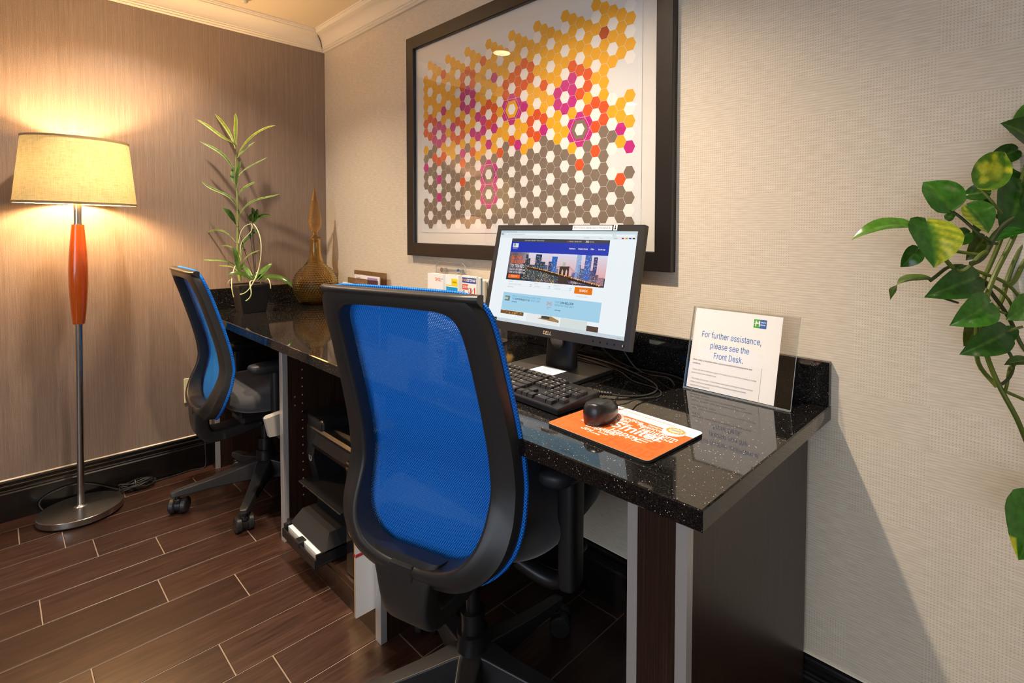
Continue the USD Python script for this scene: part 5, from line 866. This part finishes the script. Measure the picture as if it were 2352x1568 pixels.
DL = [([(595, 290), (570, 240), (525, 215), (430, 150), (300, 72)], 12, dyel, .09), ([(585, 280), (550, 180), (505, 110), (438, 32)], 13, dyel, -.05), ([(595, 255), (590, 170), (592, 100), (586, 28)], 19, dyel, .03), ([(605, 330), (640, 265), (690, 210), (770, 152), (870, 116)], 14, dyel, .02), ([(600, 345), (640, 300), (725, 232)], 11, drac, -.07),
      ([(590, 460), (560, 400), (520, 345), (420, 272), (333, 229)], 11, drac, .06), ([(600, 490), (640, 440), (720, 390), (814, 339)], 7.5, drac, -.05), ([(592, 560), (600, 480), (628, 362)], 20, dgreen, .04), ([(585, 530), (565, 470), (580, 400)], 15, dgreen, -.06), ([(606, 610), (640, 570), (728, 516)], 15, drac, .06),
      ([(600, 720), (575, 650), (540, 620), (460, 580), (343, 503)], 10, drac, .05), ([(600, 800), (640, 710), (700, 658), (780, 630), (902, 599)], 10, drac, .04), ([(590, 815), (570, 770), (540, 730), (488, 702)], 21, dgreen, .05), ([(590, 945), (535, 882), (470, 855), (400, 870), (345, 912)], 7, drac, -.07), ([(605, 1010), (550, 972), (478, 967)], 4.5, drac, -.05),
      ([(615, 1160), (605, 1090), (598, 1040), (562, 975)], 24, dgreen, .03), ([(600, 1120), (560, 1090), (530, 1078), (455, 1068), (350, 1063)], 8, dgreen, .05), ([(605, 1150), (570, 1120), (530, 1110), (468, 1107)], 5, drac, -.06), ([(632, 985), (680, 910), (720, 875), (762, 838)], 13, dgreen, -.02), ([(628, 1090), (680, 1035), (762, 998)], 7, drac, .05), ([(622, 1090), (628, 1000), (650, 890)], 8, drac, -.05), ([(635, 1140), (640, 1100), (660, 1082)], 16, dgreen, -.06)]
for L, w_, cf, dd in DL:
    n_ = len(L); P = [c2(x, y, dd * (k / (n_ - 1)) + .008) for k, (x, y) in enumerate(L)]; W_ = w_ * .00048
    prof = (lambda s, W_=W_: W_ * np.clip(.22 + 1.15 * np.sin(math.pi * np.clip(s * .93 + .04, 0, 1)) ** 1.1 * (.45 + .75 * s), .0, 1.1) * (1 - np.clip((s - .93) / .07, 0, 1) * .95))
    leaf_part(t, 'leaf', leaf(P, prof, TOC + np.array([0, 0, .5]), cf, .35, .08), 'leaf_soft')
oc = lambda u, s: tuple(rgb('#37551d') * (1 - .25 * (1 - abs(u))) + rgb('#5a7a34') * .25 * (1 - abs(u)))
olight = lambda u, s: tuple(rgb('#4f7a3a'))
for L, w_, dd, cf in (([(712, 1205), (640, 1168), (585, 1160), (528, 1178)], 17, .05, oc), ([(735, 1205), (770, 1165), (800, 1135), (845, 1092)], 24, -.03, olight), ([(745, 1208), (800, 1188), (850, 1185), (920, 1200), (990, 1262)], 17, .03, oc), ([(725, 1200), (760, 1160), (790, 1170)], 18, -.03, oc), ([(700, 1180), (670, 1140), (640, 1105)], 12, -.03, olight)):
    n_ = len(L); P = [c2(x, y, .02 + dd * k / (n_ - 1)) for k, (x, y) in enumerate(L)]; W_ = w_ * .00075
    leaf_part(t, 'orchid_leaf', leaf(P, lambda s, W_=W_: W_ * (np.clip(np.sin(math.pi * np.clip(.12 + .86 * s, 0, 1)), 0, 1) ** .55) * (1 - np.clip((s - .92) / .08, 0, 1) * .8), TOC + np.array([0, 0, 1.1]), cf, .25))
for L, w_, cf in (([(706, 800), (722, 745), (704, 698)], 17, oc), ([(700, 795), (702, 770), (712, 742)], 21, oc), ([(712, 800), (770, 757), (835, 751)], 10, oc), ([(710, 795), (738, 750), (742, 708)], 16, oc), ([(706, 805), (735, 785), (762, 765)], 8, olight)):
    P = [c2(x, y, .012 * k) for k, (x, y) in enumerate(L)]; W_ = w_ * .00072; leaf_part(t, 'plantlet_leaf', leaf(P, lambda s, W_=W_: W_ * np.clip(np.sin(math.pi * np.clip(.1 + .86 * s, 0, 1)), 0, 1) ** .7, TOC, cf, .3))
for L in ([(736, 1205), (722, 1020), (704, 815)], [(716, 1190), (640, 960), (604, 828)], [(722, 1180), (690, 890), (668, 742)], [(728, 1200), (712, 1000), (708, 850)]): t.part('stake', tube([c2(x, y, .0) for x, y in L], .0016, 6, 16), 'stake', True)
for x, y in ((710, 853), (683, 888), (648, 995), (725, 1020)):
    q = c2(x, y, .003); t.part('clip', cat(place(lathe([(.003, -.003), (.0055, -.002), (.0055, .002), (.003, .003), (.003, -.003)], 14), q), box(q[0] + .004, q[0] + .010, q[1] - .002, q[1] + .004, q[2] - .003, q[2] + .004, .001)), 'clip', True)
for L, r_, dd in (([(714, 812), (745, 860), (765, 930), (768, 1020), (745, 1150), (712, 1225), (690, 1262), (620, 1310)], .0025, (.0, .01, .02, .03, .035, .07, .078, .08)), ([(712, 1212), (690, 1225), (692, 1255), (698, 1290), (660, 1356)], .0026, (.05, .07, .078, .08, .08)), ([(702, 812), (655, 828), (617, 900), (610, 950)], .0018, (0, .01, .02, .02)), ([(702, 815), (685, 880), (635, 935), (620, 1020), (600, 1080)], .0021, (0, .01, .012, .014, .014)), ([(590, 1100), (568, 1160), (560, 1220), (575, 1328)], .002, (.0, .045, .066, .07)), ([(800, 1210), (826, 1212), (832, 1235), (836, 1268)], .0022, (.03, .055, .062, .062)), ([(565, 1205), (545, 1210), (535, 1235)], .0012, (.04, .05, .05))):
    t.part('air_root', tube([c2(x, y, d) for (x, y), d in zip(L, dd)], r_, 8, 44), 'root', True)

# golden pothos hanging in from the right
t = Thing('hanging_pothos', 'trailing pothos vine with glossy green and yellow leaves at the right edge', 'plant', (2.78, -.36, 1.62))
QD = .93
def pq(u, v, dd=0.): return at(u, v, QD - dd)
G1, G2, G3, YL = '#3f7a22', '#2c5a18', '#53862a', '#cfd03a'
def pleaf(base, tip, w, dd0, dd1, g=G1, bend=.1, face=None, var=None, fold=.25, mid=None):
    a, b = pq(*base, dd0), pq(*tip, dd1); f = TOC + np.array([0, 0, .35]) if face is None else np.array(face, float); L = np.linalg.norm(b - a); fn = f / np.linalg.norm(f)
    c = (a + b) / 2 + fn * bend * L if mid is None else pq(*mid, (dd0 + dd1) / 2 + .01)
    W_ = w / 2 * QD / FPX
    pr = lambda s: W_ * np.interp(s, [0, .03, .10, .22, .36, .52, .68, .82, .92, 1.], [.05, .42, .78, .97, 1., .90, .70, .43, .19, .0])
    def cf(u, s):
        mid_ = math.exp(-(u / .07) ** 2) * .35; c_ = rgb(g) * (1 - mid_) + rgb('#8fae4a') * mid_
        if var:
            k = var(u, s); c_ = c_ * (1 - k) + rgb(YL) * k
        return tuple(np.clip(c_, 0, 255))
    lf = leaf([a, c, b], pr, f, cf, -fold * .0 + fold, .03, 13, 30); 
    # heart-shaped base: the lobes reach back past the petiole
    v = lf[0].vertices.reshape(30, 13, 3).copy(); d = (a - b) / L; s = np.linspace(0, 1, 30)[:, None]; u = np.linspace(-1, 1, 13)[None]
    v += d * (np.clip(1 - s / .22, 0, 1) * (np.abs(u) ** .8) * L * .09)[..., None]
    return (trimesh.Trimesh(v.reshape(-1, 3), lf[0].faces, process=False), lf[1])
vy = lambda sgn, lo=.1: (lambda u, s: float(np.clip((sgn * u - lo) * 5, 0, 1)) * (.75 + .25 * math.sin(40 * s + 9 * u)))
vblot = lambda u, s: float(np.clip(meshkit.noise(np.array([u * 2.2, s * 7., 3.])) * 3 - 1.3, 0, 1))
tl = TOC
POTHOS = [dict(base=(2088, 520), tip=(1955, 552), w=52, dd0=.03, dd1=.0, g=G3, face=(.5, -.5, 1.2), bend=.16), dict(base=(2129, 510), tip=(2145, 615), w=112, dd0=.06, dd1=.09, g=G1, var=vy(-1, .06), bend=.10), dict(base=(2180, 481), tip=(2120, 418), w=98, dd0=.03, dd1=.0, g=G1, bend=.12),
    dict(base=(2247, 425), tip=(2307, 348), w=74, dd0=.05, dd1=.04, g='#5d8a28', var=vblot, bend=.05, fold=.4), dict(base=(2272, 442), tip=(2208, 450), w=44, dd0=.03, dd1=.0, g=G2, bend=.1), dict(base=(2222, 474), tip=(2270, 536), w=72, dd0=.045, dd1=.06, g=G1, var=vy(1, .25), bend=.12), dict(base=(2345, 425), tip=(2300, 545), w=110, dd0=.01, dd1=.02, g=G2, bend=.1),
    dict(base=(2400, 345), tip=(2297, 283), w=92, dd0=.06, dd1=.07, g='#34551a', bend=.08), dict(base=(2395, 255), tip=(2318, 305), w=70, dd0=.0, dd1=-.02, g=G3, bend=.15), dict(base=(2335, 345), tip=(2257, 380), w=46, dd0=-.02, dd1=-.03, g=G2), dict(base=(2345, 375), tip=(2285, 405), w=70, dd0=-.03, dd1=-.03, g=G2), dict(base=(2108, 572), tip=(2068, 613), w=44, dd0=-.03, dd1=-.04, g=G2, bend=.2), dict(base=(2132, 643), tip=(2045, 689), w=34, dd0=.02, dd1=-.02, g='#5b7436', mid=(2075, 645), face=(.3, -.3, 1.)),
    dict(base=(2241, 638), tip=(2122, 683), w=72, dd0=.03, dd1=.05, g=G2, bend=.12), dict(base=(2270, 697), tip=(2180, 748), w=70, dd0=.06, dd1=.07, g=G1, bend=.18), dict(base=(2260, 718), tip=(2213, 795), w=66, dd0=-.01, dd1=-.02, g='#4a5c1c'), dict(base=(2309, 764), tip=(2203, 814), w=66, dd0=.05, dd1=.06, g=G2, bend=.12), dict(base=(2300, 755), tip=(2316, 795), w=58, dd0=.0, dd1=.0, g=G2), dict(base=(2365, 830), tip=(2306, 838), w=30, dd0=.04, dd1=.04, g='#3f5a20', face=(.4, -.4, 1.)),
    dict(base=(2372, 1140), tip=(2339, 1286), w=128, dd0=.10, dd1=.12, g=G1, var=lambda u, s: float(s > .72 and u > .55), bend=.08), dict(base=(2370, 690), tip=(2310, 735), w=58, dd0=.0, dd1=.0, g=G3), dict(base=(2352, 525), tip=(2263, 562), w=40, dd0=.03, dd1=.03, g='#3f8a24', face=(.4, -.4, 1.)), dict(base=(2226, 535), tip=(2178, 560), w=40, dd0=.0, dd1=-.01, g=G2), dict(base=(2260, 545), tip=(2218, 598), w=48, dd0=-.03, dd1=-.03, g='#45551c'), dict(base=(2190, 500), tip=(2168, 495), w=34, dd0=-.02, dd1=-.03, g=G2), dict(base=(2262, 455), tip=(2232, 545), w=40, dd0=-.02, dd1=-.03, g=G2),
    dict(base=(2400, 600), tip=(2330, 640), w=60, dd0=-.02, dd1=-.03, g=G2), dict(base=(2410, 450), tip=(2345, 500), w=90, dd0=.03, dd1=.02, g=G2)]
for k in POTHOS: leaf_part(t, 'leaf', pleaf(**k), 'leaf')
VINES = [([(2420, 180), (2380, 300), (2345, 420), (2310, 520), (2278, 600), (2250, 670), (2243, 740), (2243, 790), (2250, 840), (2272, 868), (2290, 888)], .0042, .0), ([(2430, 200), (2400, 330), (2360, 450), (2330, 540), (2290, 620), (2262, 700), (2256, 760), (2262, 800), (2283, 860), (2305, 905), (2330, 950), (2358, 1015), (2380, 1080), (2375, 1140)], .0046, .02), ([(2230, 605), (2262, 585), (2276, 560), (2330, 500)], .0044, .05), ([(2150, 560), (2175, 600), (2210, 622), (2240, 598), (2266, 578)], .004, .05), ([(2166, 572), (2215, 580), (2250, 585)], .003, .045), ([(2212, 610), (2170, 618), (2145, 638), (2135, 645)], .0032, .03), ([(2225, 615), (2265, 630), (2310, 650), (2345, 690), (2360, 720)], .0032, .0), ([(2220, 620), (2270, 650), (2310, 680), (2330, 720)], .003, -.01), ([(2258, 640), (2290, 690), (2325, 745), (2345, 790), (2365, 815)], .0038, -.01), ([(2375, 520), (2330, 600), (2312, 650), (2300, 690), (2280, 720)], .0044, -.02), ([(2410, 560), (2350, 605), (2325, 650), (2308, 655)], .0044, -.01),
    ([(2180, 482), (2205, 498), (2230, 520), (2290, 560)], .0028, .03), ([(2245, 428), (2262, 445), (2300, 490)], .0028, .03), ([(2250, 450), (2262, 470), (2300, 505), (2330, 540)], .003, .0), ([(2160, 682), (2190, 692), (2200, 695)], .0022, .02), ([(2270, 697), (2290, 712), (2310, 720)], .0024, .05), ([(2310, 765), (2330, 755), (2350, 750)], .0024, .05), ([(2304, 795), (2325, 825), (2322, 860), (2300, 882)], .003, .03), ([(2330, 838), (2318, 850), (2314, 875), (2306, 900)], .003, .02), ([(2308, 898), (2335, 910), (2370, 925)], .003, .02), ([(2322, 1145), (2345, 1150), (2370, 1165)], .0016, .09)]
for k, (L, r_, dd) in enumerate(VINES): t.part('stem', tube([pq(u, v, dd + .008 * math.sin(1.3 * j + k)) for j, (u, v) in enumerate(L)], r_ * .9, 8, 46), 'vine_stem' if k % 3 != 2 else 'vine_dark', True)
pc_ = pq(2520, 150, .0); pot_c = np.array([pc_[0], pc_[1], 1.62])
t.part('pot', lathe([(0, -.06), (.06, -.06), (.085, .06), (.09, .06), (.09, .075), (.08, .075), (.078, .06), (0, .055)], 40, pot_c), 'white_paint', True)
hg = [tube([pot_c + (.085 * math.cos(a), .085 * math.sin(a), .07), pot_c + (0, 0, .40), (pot_c[0], pot_c[1], CEIL - .001)], .0012, 6, 14) for a in (0, 2.1, 4.2)]; t.part('hanger', cat(hg), 'stake', True)
